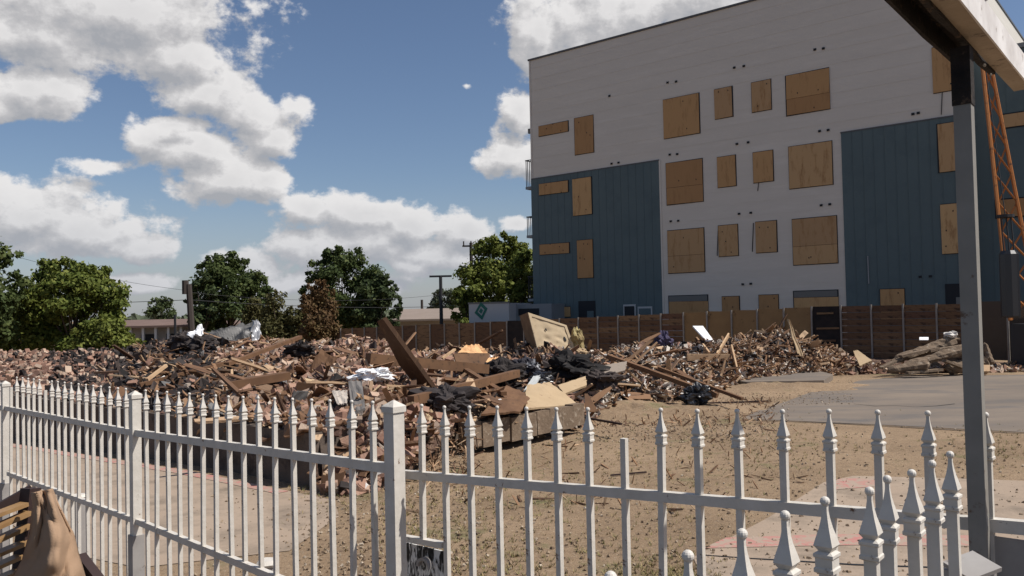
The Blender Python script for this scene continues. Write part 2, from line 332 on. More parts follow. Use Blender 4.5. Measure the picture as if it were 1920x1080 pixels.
def crack(pts, wd, name):
    b = MB(); P = [onz(x, y, .011) for x, y in pts]; L_ = []
    for i, p in enumerate(P):
        d = (P[min(i + 1, len(P) - 1)] - P[max(i - 1, 0)]).normalized(); s = Vector((-d.y, d.x, 0)) * wd * random.uniform(.6, 1.3)
        L_.append((p + s, p - s))
    for a, c in zip(L_[:-1], L_[1:]): b.add([a[0], c[0], c[1], a[1]], [(0, 1, 2, 3)])
    me = b.mesh(name)
    for p in me.polygons:
        if p.normal.z < 0: p.flip()
    o = link(name, me, M_dark); o['kind'] = 'structure'
sheet('added_dark_ground', [(-60, .2), (-60, -60), (10, -60), (10, .2)], .004, mat('low_bounce_ground', (.045, .043, .041), .9, var=(.065, .062, .06), vscale=3, bump=.4, bscale=90))  # added unseen dark ground on the near side, cuts bounced light
sheet('added_dark_ground', [(10, .2), (10, -60), (60, -60), (60, .2)], .004, bpy.data.materials['low_bounce_ground'])
crack([(1392, 787), (1480, 790), (1560, 793), (1650, 798), (1740, 803), (1830, 808), (1920, 812), (2100, 821)], .028, 'driveway_edge_crack')
crack([(1600, 757), (1640, 761), (1680, 760), (1720, 763), (1755, 761), (1790, 757)], .016, 'driveway_crack')
# low light pad in front of the right-hand debris
b = MB(); P = [onz(x, y, .14) for x, y in [(1340, 708), (1370, 697), (1530, 694), (1562, 702), (1545, 713), (1400, 716)]]
n_ = len(P); vs = P + [p - Vector((0, 0, .22)) for p in P]
b.add(vs, [tuple(range(n_))] + [(i, (i + 1) % n_, n_ + (i + 1) % n_, n_ + i) for i in range(n_)])
o = link('concrete_pad', b.mesh(), M_drive); o['kind'] = 'structure'
def berm(name, px, py, rx, ry, h, m, seed):
    c_ = onz(px, py, 0); b = MB(); n1, n2 = 48, 14; vs = [(c_.x, c_.y, h)]
    for u in range(1, n2 + 1):
        for v in range(n1):
            s_ = u / n2; ph = 2 * PI * v / n1; k = 1 + .35 * noise.noise(Vector((math.cos(ph) * 1.5, math.sin(ph) * 1.5, seed)))
            x = c_.x + rx * s_ * k * math.cos(ph); y = c_.y + ry * s_ * k * math.sin(ph)
            vs.append((x, y, h * (1 - s_ * s_) ** 1.5 * (1 + .5 * noise.noise(Vector((x * 2, y * 2, seed)))) + (.035 * noise.noise(Vector((x * 7, y * 7, seed))) if u < n2 else -.03)))
    fs = [(0, 1 + v, 1 + (v + 1) % n1) for v in range(n1)] + [(1 + (u - 1) * n1 + v, 1 + u * n1 + v, 1 + u * n1 + (v + 1) % n1, 1 + (u - 1) * n1 + (v + 1) % n1) for u in range(1, n2) for v in range(n1)]
    o = link(name, b.add(vs, fs).mesh(smooth=True), m); o['kind'] = 'structure'
berm('dirt_heap', 1180, 772, 1.5, 1.5, 0.16, M_dirt, 1); berm('dirt_heap', 1300, 768, 1.5, 1.0, 0.08, M_dirt, 5)
berm('dirt_heap', 1460, 728, 2.2, 1.2, 0.12, M_dirt, 2); berm('dirt_heap', 760, 862, 1.4, .9, 0.13, M_dirt, 3); berm('dirt_heap', 1400, 705, 2.5, 1.5, 0.10, M_dirt, 4)
# front paving patches with faded red paint
sheet('paving_slab', ground_poly([(1300, 1046), (1345, 1022), (1440, 972), (1545, 905), (1600, 893), (1800, 898), (1990, 905), (2300, 1100), (1900, 1500), (1500, 1500), (1400, 1300)]), .006, M_conc)
sheet('red_paint_stripe', ground_poly([(1318, 1030), (1362, 1010), (1520, 1005), (1650, 1003), (1820, 1006), (1820, 1026), (1600, 1024), (1400, 1028)]), .010, M_red)
sheet('red_paint_stripe', ground_poly([(1545, 908), (1580, 898), (1645, 900), (1640, 914), (1560, 920)]), .010, M_red)
crack([(1318, 1040), (1400, 1046), (1470, 1050), (1600, 1058), (1800, 1065)], .012, 'paving_crack')
# walkway at the foot of the foundation wall
wk = [(7.2, 5.62), (10, 5.62), (10, 3.2), (7.6, 3.0), (6.6, 3.2), (6.0, 4.2), (6.6, 5.2)]
sheet('walkway', wk, .006, M_conc); sheet('walkway', [(10, 5.62), (34, 5.62), (34, 1.2), (10, 1.2)], .0062, M_conc)
sheet('walkway', [(5.8, 3.0), (5.0, 1.5), (3.0, .5), (3.2, 1.7), (4.6, 3.4)], .006, M_conc)
sheet('red_kerb_line', [(8.0, 5.60), (10, 5.60), (10, 5.42), (8.0, 5.44)], .011, M_red); sheet('red_kerb_line', [(10, 5.60), (34, 5.60), (34, 5.40), (10, 5.42)], .0115, M_red)
# foundation slab
SL = dict(t0=8.0, t1=40.0, n0=5.9, n1=9.0, z=.62)
b = MB(); N1, N2 = 60, 26
b.box(TN((SL['t0'] + SL['t1']) / 2, (SL['n0'] + SL['n1']) / 2, (SL['z'] - 1.6) / 2), (SL['t1'] - SL['t0'], SL['n1'] - SL['n0'], SL['z'] + 1.6), MT)
slab = link('foundation_slab', b.mesh(), M_slab); slab['kind'] = 'structure'
b = MB()
for i in range(9):   # broken rough lip of the beam along the right edge
    n0 = 8.2 + i * .31
    b.box(TN(7.74 + random.uniform(-.02, .02), n0 + .15, .30 + random.uniform(-.02, .02)), (.16, .30, .34), MT @ rotm(random.uniform(-.04, .04), random.uniform(-.05, .05), random.uniform(-.05, .05)))
o = link('foundation_edge_beam', b.mesh(), M_mud); o['kind'] = 'structure'

# ------------------------------------------------------------------ rubble mound
# direction (photo column), foot distance, ridge distance, skyline row
TAB = [(-300, 18.5, 34, 655), (0, 16.1, 30, 662), (100, 14.6, 29, 664), (200, 13.2, 27, 668), (300, 12.1, 26, 650), (350, 11.6, 25.5, 640), (420, 11.1, 25, 634), (480, 10.6, 24, 640), (560, 10.0, 22.5, 650), (620, 9.1, 22, 650),
       (690, 9.3, 21, 640), (760, 9.9, 21, 658), (900, 12.2, 20.5, 662), (1000, 13.0, 20.5, 663), (1080, 14.0, 21, 662), (1140, 16.0, 21.5, 660), (1200, 16.9, 22, 655), (1300, 18.2, 23.5, 652), (1400, 21.0, 24.8, 634), (1470, 22.2, 24.8, 632),
       (1530, 22.8, 25, 655), (1580, 23.0, 25, 672), (1650, 23.2, 24.8, 686), (1900, 22.8, 24.0, 688), (2300, 22, 23.2, 690)]
TA = np.array([(r[0] - 960) / F for r in TAB]); TF = np.array([r[1] for r in TAB]); TR = np.array([r[2] for r in TAB])
TZ = np.array([at(r[0], r[3], r[2]).z for r in TAB])
def inslab(x, y):
    t = x * DT.x + y * DT.y; n = x * DN.x + y * DN.y
    return SL['t0'] < t < SL['t1'] and SL['n0'] < n < SL['n1']
def mound(x, y, rough=True):
    a = x / y; yf = np.interp(a, TA, TF); yr = np.interp(a, TA, TR); zr = np.interp(a, TA, TZ)
    g = gz(x, y); base = max(g, SL['z'] - .03) if inslab(x, y) else g
    if not inslab(x, y):
        t_ = x * DT.x + y * DT.y; n_2 = x * DN.x + y * DN.y
        if 6.6 < t_ < 8.2 and 6.1 < n_2 < 9.6:
            base = max(base, (.55 + .3 * noise.noise(Vector((x, y, 2)))) * max(0, 1 - (8.0 - t_) / 1.2) * min(1, (n_2 - 6.1) * 2))
    if y < yf: return base, 0.0
    if y < yr:
        s = (y - yf) / (yr - yf); f = (1 - (1 - s) ** 1.7)
    else:
        s = min(1, (y - yr) / 7.0); f = (1 - s * s * (3 - 2 * s)); base = g
    e = min(1, (y - yf) / .8) * (1 if y < yr else f)
    nzv = noise.noise(Vector((x * .55, y * .38, 3))) * .34 + noise.noise(Vector((x * 1.6, y * 1.1, 8))) * .15
    z = base + (zr - base) * f + e * (nzv - .06)
    return max(z, base - .02), f
b = MB(); NA, NR = 300, 90; vs = []; idx = {}
for i in range(NA):
    a = -0.80 + (0.87 + 0.80) * i / (NA - 1); yf = np.interp(a, TA, TF); yr = np.interp(a, TA, TR)
    for j in range(NR):
        y = yf - .05 + (yr + 7.2 - yf) * (j / (NR - 1)) ** 1.3; x = a * y; z, f = mound(x, y)
        z += noise.noise(Vector((x * 4, y * 4, 1))) * .05
        if j in (0, NR - 1): z -= .12
        vs.append((x, y, z))
fs = [(i * NR + j, (i + 1) * NR + j, (i + 1) * NR + j + 1, i * NR + j + 1) for i in range(NA - 1) for j in range(NR - 1)]
md = link('rubble_mound', b.add(vs, fs).mesh('rubble_mound', True), M_mound); md['kind'] = 'stuff'; md['label'] = 'dark mound of ash, soil and crushed rubble on the demolished lot'; md['category'] = 'rubble'

def shards(name, label, P, S, Rm, tints, m, jit=.22, cat='debris'):
    """many loose fragments as one mesh"""
    P = np.asarray(P); S = np.asarray(S); Rm = np.asarray(Rm); n = len(P)
    c = np.array([(i, j, k) for i in (-1, 1) for j in (-1, 1) for k in (-1, 1)], float) * .5
    V = c[None] * (1 + rng.uniform(-jit, jit, (n, 8, 3))); V = V * S[:, None, :]
    V = np.einsum('nij,nkj->nki', Rm, V) + P[:, None, :]
    q = np.array([(0, 1, 3, 2), (4, 6, 7, 5), (0, 4, 5, 1), (2, 3, 7, 6), (0, 2, 6, 4), (1, 5, 7, 3)])
    Fs = (q[None] + (np.arange(n) * 8)[:, None, None]).reshape(-1, 4)
    me = bpy.data.meshes.new(name); me.vertices.add(n * 8); me.vertices.foreach_set('co', V.reshape(-1).astype(np.float32))
    me.loops.add(len(Fs) * 4); me.loops.foreach_set('vertex_index', Fs.reshape(-1).astype(np.int32))
    me.polygons.add(len(Fs)); me.polygons.foreach_set('loop_start', (np.arange(len(Fs)) * 4).astype(np.int32)); me.polygons.foreach_set('loop_total', np.full(len(Fs), 4, np.int32))
    a = me.attributes.new('tint', 'FLOAT', 'FACE'); a.data.foreach_set('value', np.repeat(np.asarray(tints), 6).astype(np.float32)); me.polygons.foreach_set('use_smooth', np.zeros(len(Fs), bool)); me.update(); me.validate()
    o = link(name, me, m); o['kind'] = 'stuff'; o['label'] = label; o['category'] = cat; return o
def rand_rot(n, flat=.6):
    out = np.zeros((n, 3, 3))
    for i in range(n): out[i] = np.array(rotm(random.gauss(0, flat), random.gauss(0, flat), random.uniform(0, 2 * PI)))
    return out
def spot(px0, px1, lo=0.0, hi=1.04):
    """a point of the mound's surface between two columns of the view"""
    a = (random.uniform(px0, px1) - 960) / F; yf = np.interp(a, TA, TF); yr = np.interp(a, TA, TR)
    y = yf * (yr / yf) ** random.uniform(lo, hi); x = a * y
    return x, y, mound(x, y)[0]
def scatter(n, cols, size, lift=.02, flat=.6, lo=0.0, hi=1.05, ns=1.3):
    P = []; S = []; T = []; wts = [c[2] for c in cols]
    for _ in range(n):
        c = random.choices(cols, wts)[0]; x, y, z = spot(c[0], c[1], lo, hi)
        k = random.uniform(.5, 1.5) ** ns; s = [v * k * random.uniform(.7, 1.3) for v in size]
        P.append((x, y, z + lift + random.uniform(0, .5) * min(s[0], .12))); S.append(s); T.append(random.random() * .999)
    return P, S, rand_rot(n, flat), T
cols_brick = [(-200, 210, 3.6), (480, 880, 2.8), (210, 480, .8), (880, 1120, .9), (1100, 1560, .5), (1560, 2200, .5)]
cols_dark = [(205, 400, 2.6), (400, 850, .35), (860, 1110, 1.6), (1110, 1540, 1.0), (90, 205, 1.1), (-200, 180, .25)]
cols_wood = [(250, 600, 1.6), (600, 900, 1.0), (900, 1300, 1.3), (1300, 1570, 1.9), (1570, 2200, .4), (-200, 250, .1)]
cols_pale = [(250, 700, 1.0), (700, 1100, 1.0), (1100, 1330, 2.2), (1330, 1560, 2.4), (1560, 2200, 1.0), (-200, 250, .3)]
shards('brick_rubble', 'masses of broken red brick pieces heaped on the foundation slab', *scatter(13000, cols_brick, (.155, .085, .06), .02, .8), M_brick, .12)
shards('charred_rubble', 'black charred fragments mixed through the demolition rubble', *scatter(5600, cols_dark, (.20, .09, .035), .03, .8), M_charw, .35)
shards('wood_splinters', 'splintered brown lath and timber scraps strewn over the rubble', *scatter(9500, cols_wood, (.34, .035, .018), .04, .45), M_wood, .2)
shards('plaster_fragments', 'pale plaster, tile and plastic scraps strewn over the rubble', *scatter(9000, cols_pale, (.085, .06, .02), .05, .8), M_pale, .4)
# small litter that spilled over the foot of the pile and across the dirt
def litter(n, region, size):
    P = []; S = []; T = []
    while len(P) < n:
        x0, x1, y0, y1 = random.choices(region, [r[4] for r in region])[0][:4]
        px = random.uniform(x0, x1); py = random.uniform(y0, y1); p = onz(px, py, 0)
        if inslab(p.x, p.y): continue
        z = mound(p.x, p.y)[0]; k = random.uniform(.3, 1.3) ** 2.2
        P.append((p.x, p.y, z + .008)); S.append([v * k for v in size]); T.append(random.random() * .999)
    return P, S, rand_rot(n, .7), T
shards('pebbles', 'pebbles, clods and crumbs of mortar lying on the bare dirt', *litter(9000, [(740, 1920, 800, 1080, 2.0), (560, 900, 900, 1080, 1), (1080, 1480, 745, 830, 2.4), (1380, 1600, 712, 760, .8), (540, 900, 815, 905, 1.5), (350,760,905,1080,.3)], (.016, .013, .010)), M_pebble, .35, 'gravel')
shards('litter_straw', 'straw-like splinters scattered at the foot of the rubble', *litter(1500, [(540, 900, 820, 905, 3), (1080, 1450, 750, 800, 2), (740, 1500, 800, 960, .8)], (.16, .012, .008)), M_wood, .3)

def weeds(n, patches):
    vs = []; fs = []; tt = []
    for _ in range(n):
        cx, cy, rx, ry = random.choice(patches); px = random.gauss(cx, rx); py = random.gauss(cy, ry)
        if py < 700: continue
        p = onz(px, py, 0)
        if inslab(p.x, p.y): continue
        for q in range(random.randint(3, 7)):
            a = random.uniform(0, 6.3); h = random.uniform(.012, .045); d = Vector((math.cos(a), math.sin(a), 0)); sd2 = Vector((-d.y, d.x, 0)) * .004; b0 = p + d * .012
            i = len(vs); vs += [b0 - sd2, b0 + sd2, b0 + d * h * .8 + Vector((0, 0, h))]; fs.append((i, i + 1, i + 2)); tt.append(random.random() * .99)
    b = MB(); b.v = vs; b.f = fs; b.t = tt; o = link('weeds', b.mesh(), mat('dry_weeds', (.15, .14, .05), .9, stops=[(0, (.10, .11, .035)), (.5, (.20, .16, .07)), (1, (.33, .24, .13))])); o['kind'] = 'stuff'; o['label'] = 'sparse dry weeds growing on the bare dirt'; o['category'] = 'weeds'
weeds(2600, [(640, 905, 50, 30), (820, 930, 60, 40), (1000, 960, 90, 60), (780, 1010, 60, 40), (1200, 1000, 120, 60), (1100, 860, 140, 40), (1400, 860, 120, 40), (930, 1060, 60, 30), (1250, 1070, 60, 14), (1480, 830, 100, 20), (1860, 840, 50, 20)])
# ------------------------------------------------------------------ individual debris
LM = [(-300, 'behind the far left end of the white fence'), (90, 'before the large yellow-green tree'), (215, 'before the low brown roofed house'), (330, 'below the white torn sheet'), (415, 'below the long crumpled metal sheet'), (490, 'right of the crumpled sheet metal'),
      (570, 'below the reddish brown tree'), (640, 'by the white plastic heap'), (720, 'at the leaning board'), (800, 'just right of the leaning board'), (880, 'by the orange foam'), (950, 'below the white container'), (1010, 'below the beige box'), (1090, 'right of the beige box'),
      (1160, 'near the slanting grey-brown beam'), (1240, 'below the purple cloth'), (1310, 'around the white panel'), (1370, 'right of the white panel'), (1440, 'left of the pointed splinter board'), (1500, 'below the burnt fence panel'), (1580, 'near the pointed tan slab'), (1680, 'at the muddy concrete beams'), (1850, 'right of the grey awning post')]
def whereabouts(x, y, z):
    px, py = proj((x, y, z)); w_ = [l for p, l in LM if p <= px][-1]
    a = x / y; f = math.log(y / np.interp(a, TA, TF)) / math.log(np.interp(a, TA, TR) / np.interp(a, TA, TF))
    return w_ + (', at the front' if f < .22 else ', low in the pile' if f < .5 else ', high in the pile' if f < .8 else ', at the back')
def kindlabel(me, lab): 
    d = sorted(max(v.co[i] for v in me.vertices) - min(v.co[i] for v in me.vertices) for i in range(3))
    return ('long ' if d[2] > 1.5 else 'short ' if d[2] < .8 and 'plank' in lab else '') + lab
def variants(n, fn): return [fn(i) for i in range(n)]
def brick_mesh(i):
    b = MB(); r = random.Random(i); L_ = .205 if i % 3 else .13
    b.box((0, 0, 0), (L_, .098, .062)); v = b.v
    b.v = [tuple(q + r.uniform(-.006, .006) for q in p) for p in v]
    if i % 2: b.box((r.uniform(-.03, .03), 0, .036), (L_ * .7, .08, .012))
    return b.mesh('brick')
BR = variants(6, brick_mesh)
grass_P = []
groups_b = [(-20, 205, 110, 'whole red brick', 'bricks in the left heap'),
            (560, 880, 130, 'dusty red brick', 'bricks around the leaning board'),
            (205, 560, 35, 'brick among dark timber', 'bricks among the timber'),
            (880, 1130, 20, 'brick in charred debris', 'bricks near the beige box')]
for a, c, n, lab, grp in groups_b:
    for k in range(n):
        x, y, z = spot(a, c, 0, .8); me = random.choice(BR)
        o = thing('brick', lab + ' ' + whereabouts(x, y, z), 'brick', grp, (x, y, z + .06), me, M_brick); o.rotation_euler = (random.gauss(0, .7), random.gauss(0, .7), random.uniform(0, 6.3)); s = random.uniform(1.0, 1.5); o.scale = (s, s, s)
def plank_mesh(i):
    r = random.Random(50 + i); b = MB(); L_ = (1.0, 1.6, .7, 2.1, 1.2)[i % 5]; wd = (.09, .14, .04, .09, .19)[i % 5]; th = (.04, .02, .04, .035, .012)[i % 5]
    n = 5; pts = []
    for k in range(n + 1):
        s = k / n - .5; e = 0.35 if k in (0, n) else 1
        ox = r.uniform(-.006, .006); oz = .02 * L_ * (s * s) * r.choice((-1, 1)); w_ = wd * (1 if 0 < k < n else r.uniform(.4, 1))
        pts += [(-w_ / 2 + ox, s * L_, -th / 2 + oz), (w_ / 2 + ox, s * L_ + r.uniform(-.05, .05) * (k in (0, n)), -th / 2 + oz), (w_ / 2 + ox, s * L_, th / 2 + oz), (-w_ / 2 + ox, s * L_, th / 2 + oz)]
    fs = [(k * 4 + i_, k * 4 + (i_ + 1) % 4, (k + 1) * 4 + (i_ + 1) % 4, (k + 1) * 4 + i_) for k in range(n) for i_ in range(4)] + [(3, 2, 1, 0), (n * 4, n * 4 + 1, n * 4 + 2, n * 4 + 3)]
    return b.add(pts, fs).mesh('plank')
PL = variants(10, plank_mesh)
def strew(name, meshes, m, n, a, c, lab, cat, grp, tilt=.35, lo=0, hi=1, lift=.08, sc=(.8, 1.2), yaw=None):
    for k in range(n):
        x, y, z = spot(a, c, lo, hi)
        me = random.choice(meshes); o = thing(name, kindlabel(me, lab) + ' ' + whereabouts(x, y, z), cat, grp, (x, y, z + lift), me, m)
        o.rotation_euler = (random.gauss(0, tilt), random.gauss(0, tilt), random.uniform(*(yaw or (0, 6.3)))); s = random.uniform(*sc); o.scale = (s, s, s)
strew('plank', PL, M_wood, 75, 270, 560, 'broken brown plank', 'plank', 'planks in the left timber heap', .22, 0, .95, yaw=(-2.2, -.9))
strew('plank', PL, M_wood, 45, 560, 900, 'broken plank', 'plank', 'planks around the leaning board', .35)
strew('plank', PL, M_wood, 60, 900, 1320, 'splintered plank', 'plank', 'planks in the middle debris', .35)
PLD = [m.copy() for m in PL]
strew('plank', PLD, M_charw, 25, 860, 1350, 'charred black plank', 'plank', 'charred planks in the middle debris', .4)
strew('plank', PLD, M_charw, 16, 200, 520, 'charred black plank', 'plank', 'charred planks below the sheet metal', .4)
SPL = [m.copy() for m in PL]
strew('timber_scrap', SPL, M_wood, 55, 1310, 1560, 'upended splintered board', 'board', 'upended boards in the right pile', .75, .25, 1.02, .16, (.4, .8))
strew('timber_scrap', [m.copy() for m in SPL], M_charw, 22, 1320, 1570, 'upended charred board', 'board', 'upended charred boards in the right pile', .75, .25, 1.02, .16, (.4, .8))
def sheet_mesh(i):
    r = random.Random(90 + i); b = MB(); n = 6; w_, h_, th = r.uniform(.3, .6), r.uniform(.25, .5), .015
    k = r.uniform(3, 7); am = r.choice((0, .02, .05)); g2 = []
    for q in (th / 2, -th / 2):
        for u in range(n + 1):
            for v in range(n + 1):
                uu, vv = u / n - .5, v / n - .5; e = 1 + .25 * noise.noise(Vector((uu * 3 + i, vv * 3, 0)))
                g2.append((uu * w_ * e, vv * h_ * e, q + am * math.sin(uu * k) * math.cos(vv * k * 1.3) + am * noise.noise(Vector((uu * 5, vv * 5, i)))))
    m_ = (n + 1) ** 2; fs = []
    for u in range(n):
        for v in range(n):
            a = u * (n + 1) + v; fs += [(a, a + n + 1, a + n + 2, a + 1), (m_ + a, m_ + a + 1, m_ + a + n + 2, m_ + a + n + 1)]
    ed = [u * (n + 1) for u in range(n + 1)] + [n * (n + 1) + v for v in range(1, n + 1)] + [u * (n + 1) + n for u in range(n - 1, -1, -1)] + [v for v in range(n - 1, 0, -1)]
    fs += [(ed[i_], m_ + ed[i_], m_ + ed[(i_ + 1) % len(ed)], ed[(i_ + 1) % len(ed)]) for i_ in range(len(ed))]
    return b.add(g2, fs).mesh('board_piece')
SH = variants(8, sheet_mesh); SH2 = [m.copy() for m in SH]; SH3 = [m.copy() for m in SH]; SH4 = [m.copy() for m in SH]
strew('board_piece', SH, M_brownbd, 26, 540, 900, 'torn brown board piece', 'board', 'brown board pieces among the bricks', .5, 0, .9, .1)
strew('board_piece', SH2, M_tanbd, 22, 560, 1150, 'torn tan wallboard piece', 'board', 'tan wallboard pieces', .5, 0, .9, .1, (.5, .9))
strew('board_piece', SH3, M_tarp, 30, 200, 560, 'bent grey metal piece', 'sheet metal', 'bent flashing pieces on the left', .6, 0, 1, .12, (.5, .9))
strew('board_piece', SH4, M_pale, 40, 1100, 1560, 'jagged pale wallboard scrap', 'board', 'pale wallboard scraps on the right', .7, 0, 1, .12, (.35, .7))
def rock_mesh(i, dims=(.2, .15, .12), amp=.25, n1=10, n2=8):
    b = MB(); vs = []
    for u in range(n2 + 1):
        for v in range(n1):
            th = PI * u / n2; ph = 2 * PI * v / n1; d = Vector((math.sin(th) * math.cos(ph), math.sin(th) * math.sin(ph), math.cos(th)))
            k = max(abs(d.x), abs(d.y), abs(d.z)); d2 = d / (k ** .7); r = 1 + amp * noise.noise(d * 2.2 + Vector((i * 3.1, i, 0)))
            vs.append((d2.x * dims[0] * r, d2.y * dims[1] * r, d2.z * dims[2] * r))
    fs = [(u * n1 + v, (u + 1) * n1 + v, (u + 1) * n1 + (v + 1) % n1, u * n1 + (v + 1) % n1) for u in range(n2) for v in range(n1)]
    return b.add(vs, fs).mesh('chunk')
RK = variants(5, lambda i: rock_mesh(i)); RKm = [m.copy() for m in RK]
strew('board_piece', [m.copy() for m in SH], M_wood, 30, 230, 620, 'broken flat panel piece', 'board', 'flat panel pieces in the left debris', .45, 0, .95, .12, (.7, 1.4))
strew('concrete_chunk', RK, M_pale, 40, 540, 1150, 'rough pale mortar chunk', 'rubble chunk', 'mortar chunks in the rubble', .8, 0, .7, .04, (.3, .7))
strew('concrete_chunk', RKm, M_mud, 46, 1560, 2050, 'muddy concrete lump', 'rubble chunk', 'muddy lumps in the low right row', .8, 0, 1, .04, (.5, 1.1))
def crumple(name, lab, cat, center, size, m, seed=0, n=26, amp=.35, flat=.5):
    """a crumpled cloth or bag lying on the pile"""
    b = MB(); vs = []; n1 = n; n2 = n // 2; sd_ = Vector((seed * 3.7, seed * 1.3, seed))
    for u in range(n2 + 1):
        for v in range(n1):
            th = PI * u / n2; ph = 2 * PI * v / n1; d = Vector((math.sin(th) * math.cos(ph), math.sin(th) * math.sin(ph), math.cos(th)))
            r = 1 + amp * (noise.noise(d * 1.6 + sd_) + .8 * abs(noise.noise(d * 3.7 + sd_)) - .5 * abs(noise.noise(d * 8 + sd_)))
            vs.append((d.x * size[0] * r, d.y * size[1] * r, d.z * size[2] * r))
    fs = [(u * n1 + v, (u + 1) * n1 + v, (u + 1) * n1 + (v + 1) % n1, u * n1 + (v + 1) % n1) for u in range(n2) for v in range(n1)]
    return thing(name, lab, cat, None, center, b.add(vs, fs).mesh(name), m)
def solid_quad(name, lab, cat, corners, th, m, back=(0, 1, 0), div=8, amp=0.0, ragged=0.0):
    """a board given by its four corners in space (tl, tr, br, bl), with thickness"""
    tl, tr, br, bl = [Vector(c) for c in corners]; nrm = (tr - tl).cross(bl - tl).normalized()
    if nrm.dot(Vector(back)) < 0: nrm = -nrm
    b = MB(); vs = []; n = div
    for q in (0, 1):
        for i in range(n + 1):
            for j in range(n + 1):
                u, v = i / n, j / n
                e = ragged if (i in (0, n) or j in (0, n)) else 0
                p = tl.lerp(tr, u).lerp(bl.lerp(br, u), v)
                p = p + ((p - (tl + br) / 2) * e * noise.noise(Vector((u * 9, v * 9, 4)))) + nrm * (q * th + amp * noise.noise(Vector((u * 3, v * 3, len(lab)))))
                vs.append(p)
    M_ = (n + 1) ** 2; fs = []
    for i in range(n):
        for j in range(n):
            a = i * (n + 1) + j; fs += [(a, a + n + 1, a + n + 2, a + 1), (M_ + a, M_ + a + 1, M_ + a + n + 2, M_ + a + n + 1)]
    ed = [i * (n + 1) for i in range(n + 1)] + [n * (n + 1) + j for j in range(1, n + 1)] + [i * (n + 1) + n for i in range(n - 1, -1, -1)] + [j for j in range(n - 1, 0, -1)]
    fs += [(ed[i], M_ + ed[i], M_ + ed[(i + 1) % len(ed)], ed[(i + 1) % len(ed)]) for i in range(len(ed))]
    return thing(name, lab, cat, None, (0, 0, 0), b.add(vs, fs).mesh(name), m)
def bar_thing(name, lab, cat, a, c, wd, th, m, up=(0, 0, 1)):
    b = MB(); a = Vector(a); c = Vector(c); pts = 6
    for k in range(pts): 
        p = a.lerp(c, k / pts); q = a.lerp(c, (k + 1) / pts)
        if k == 0: b.beam(a, c, wd, th, up)
    return thing(name, lab, cat, None, (0, 0, 0), b.mesh(name), m)

def on_pile(px, py, Y, clear=.24):
    d = ray(px, py); y = 9.0
    while y < Y + 2.5:
        p = CAM + d * (y / d.y)
        if p.z - mound(p.x, p.y)[0] < clear: return p if y < Y else at_free(px, py, Y)
        y += .08
    return at_free(px, py, Y)
at_free = at
# tall leaning board
tl = at(709, 603, 14.6); tr = at(721, 597, 14.6); br = at(842, 768, 12.7); bl = at(818, 768, 12.7)
mid_l = at(751, 680, 13.8); mid_r = at(784, 682, 13.8)
b = MB(); th = Vector((.055, .05, .03)); F_ = [tl, tr, at(768, 655, 14.0), mid_r, br, bl, mid_l, at(724, 640, 14.2)]
F_ = [at(707, 603, 12.5), at(717, 597, 12.42), at(836, 762, 13.3), at(812, 764, 13.5), at(748, 684, 13.0)]
n_ = len(F_); vs = F_ + [p + Vector((.055, .045, .02)) for p in F_]
b.add(vs, [tuple(range(n_)), tuple(range(2 * n_ - 1, n_ - 1, -1))] + [(i, n_ + i, n_ + (i + 1) % n_, (i + 1) % n_) for i in range(n_)])
thing('leaning_board', 'tall thick brown board leaning steeply out of the rubble with a sunlit edge', 'board', None, (0, 0, 0), b.mesh(), mat('dark_leaning_wood', (.085, .045, .024), .8, var=(.06, .032, .018), vscale=3, wear=(.13, .075, .04), wscale=10, wlim=(.58, .68), stretch=(1, 1, .3), bump=.3))
# beige upholstered box
FL_t, FR_t, FR_b, FL_b = at(989, 586, 19.4), at(1061, 610, 19.9), at(1077, 655, 19.9), at(1006, 652, 19.4)
BL_t, BL_b = at(974, 592, 20.1), at(990, 655, 20.1)
off = BL_t - FL_t
box = thing('upholstered_box', 'large beige upholstered box base tipped up on top of the rubble', 'furniture')
b = MB(); vs = [FL_t, FR_t, FR_b, FL_b, FL_t + off, FR_t + off, FR_b + off, FL_b + off]
b.add(vs, [(4, 5, 1, 0), (3, 2, 6, 7), (1, 5, 6, 2), (4, 7, 6, 5)]); link('frame', b.mesh(), M_beige, box)
b = MB(); b.add([FL_t, FL_t + off, FL_b + off, FL_b], [(0, 1, 2, 3)]); link('side_panel', b.mesh(), M_shadeside, box)
nf = (FR_t - FL_t).cross(FL_b - FL_t).normalized()
if nf.y > 0: nf = -nf
b = MB(); ins = lambda u, v, d=0: FL_t.lerp(FR_t, u).lerp(FL_b.lerp(FR_b, u), v) + nf * d
for (u0_, v0_, u1_, v1_) in ((0, 0, 1, .09), (0, .91, 1, 1), (0, .09, .07, .91), (.93, .09, 1, .91)):
    q = [ins(u0_, v0_, 0), ins(u1_, v0_, 0), ins(u1_, v1_, 0), ins(u0_, v1_, 0)]; q2 = [p + nf * .03 for p in q]
    b.add(q + q2, [(4, 5, 6, 7), (0, 1, 5, 4), (1, 2, 6, 5), (2, 3, 7, 6), (3, 0, 4, 7)])
link('border', b.mesh(), M_beige, box)
b = MB(); vs = []; n = 16
for i in range(n + 1):
    for j in range(n + 1):
        u, v = i / n, j / n; d = .012 + .012 * noise.noise(Vector((u * 5, v * 5, 0)))
        for (cu, cv) in ((.36, .42), (.70, .62), (.3, .75)): d -= .03 * math.exp(-((u - cu) ** 2 + (v - cv) ** 2) / .006)
        vs.append(ins(.07 + .86 * u, .09 + .82 * v, d))
b.add(vs, [(i * (n + 1) + j, (i + 1) * (n + 1) + j, (i + 1) * (n + 1) + j + 1, i * (n + 1) + j + 1) for i in range(n) for j in range(n)]); link('padded_panel', b.mesh(smooth=True), M_beige, box)
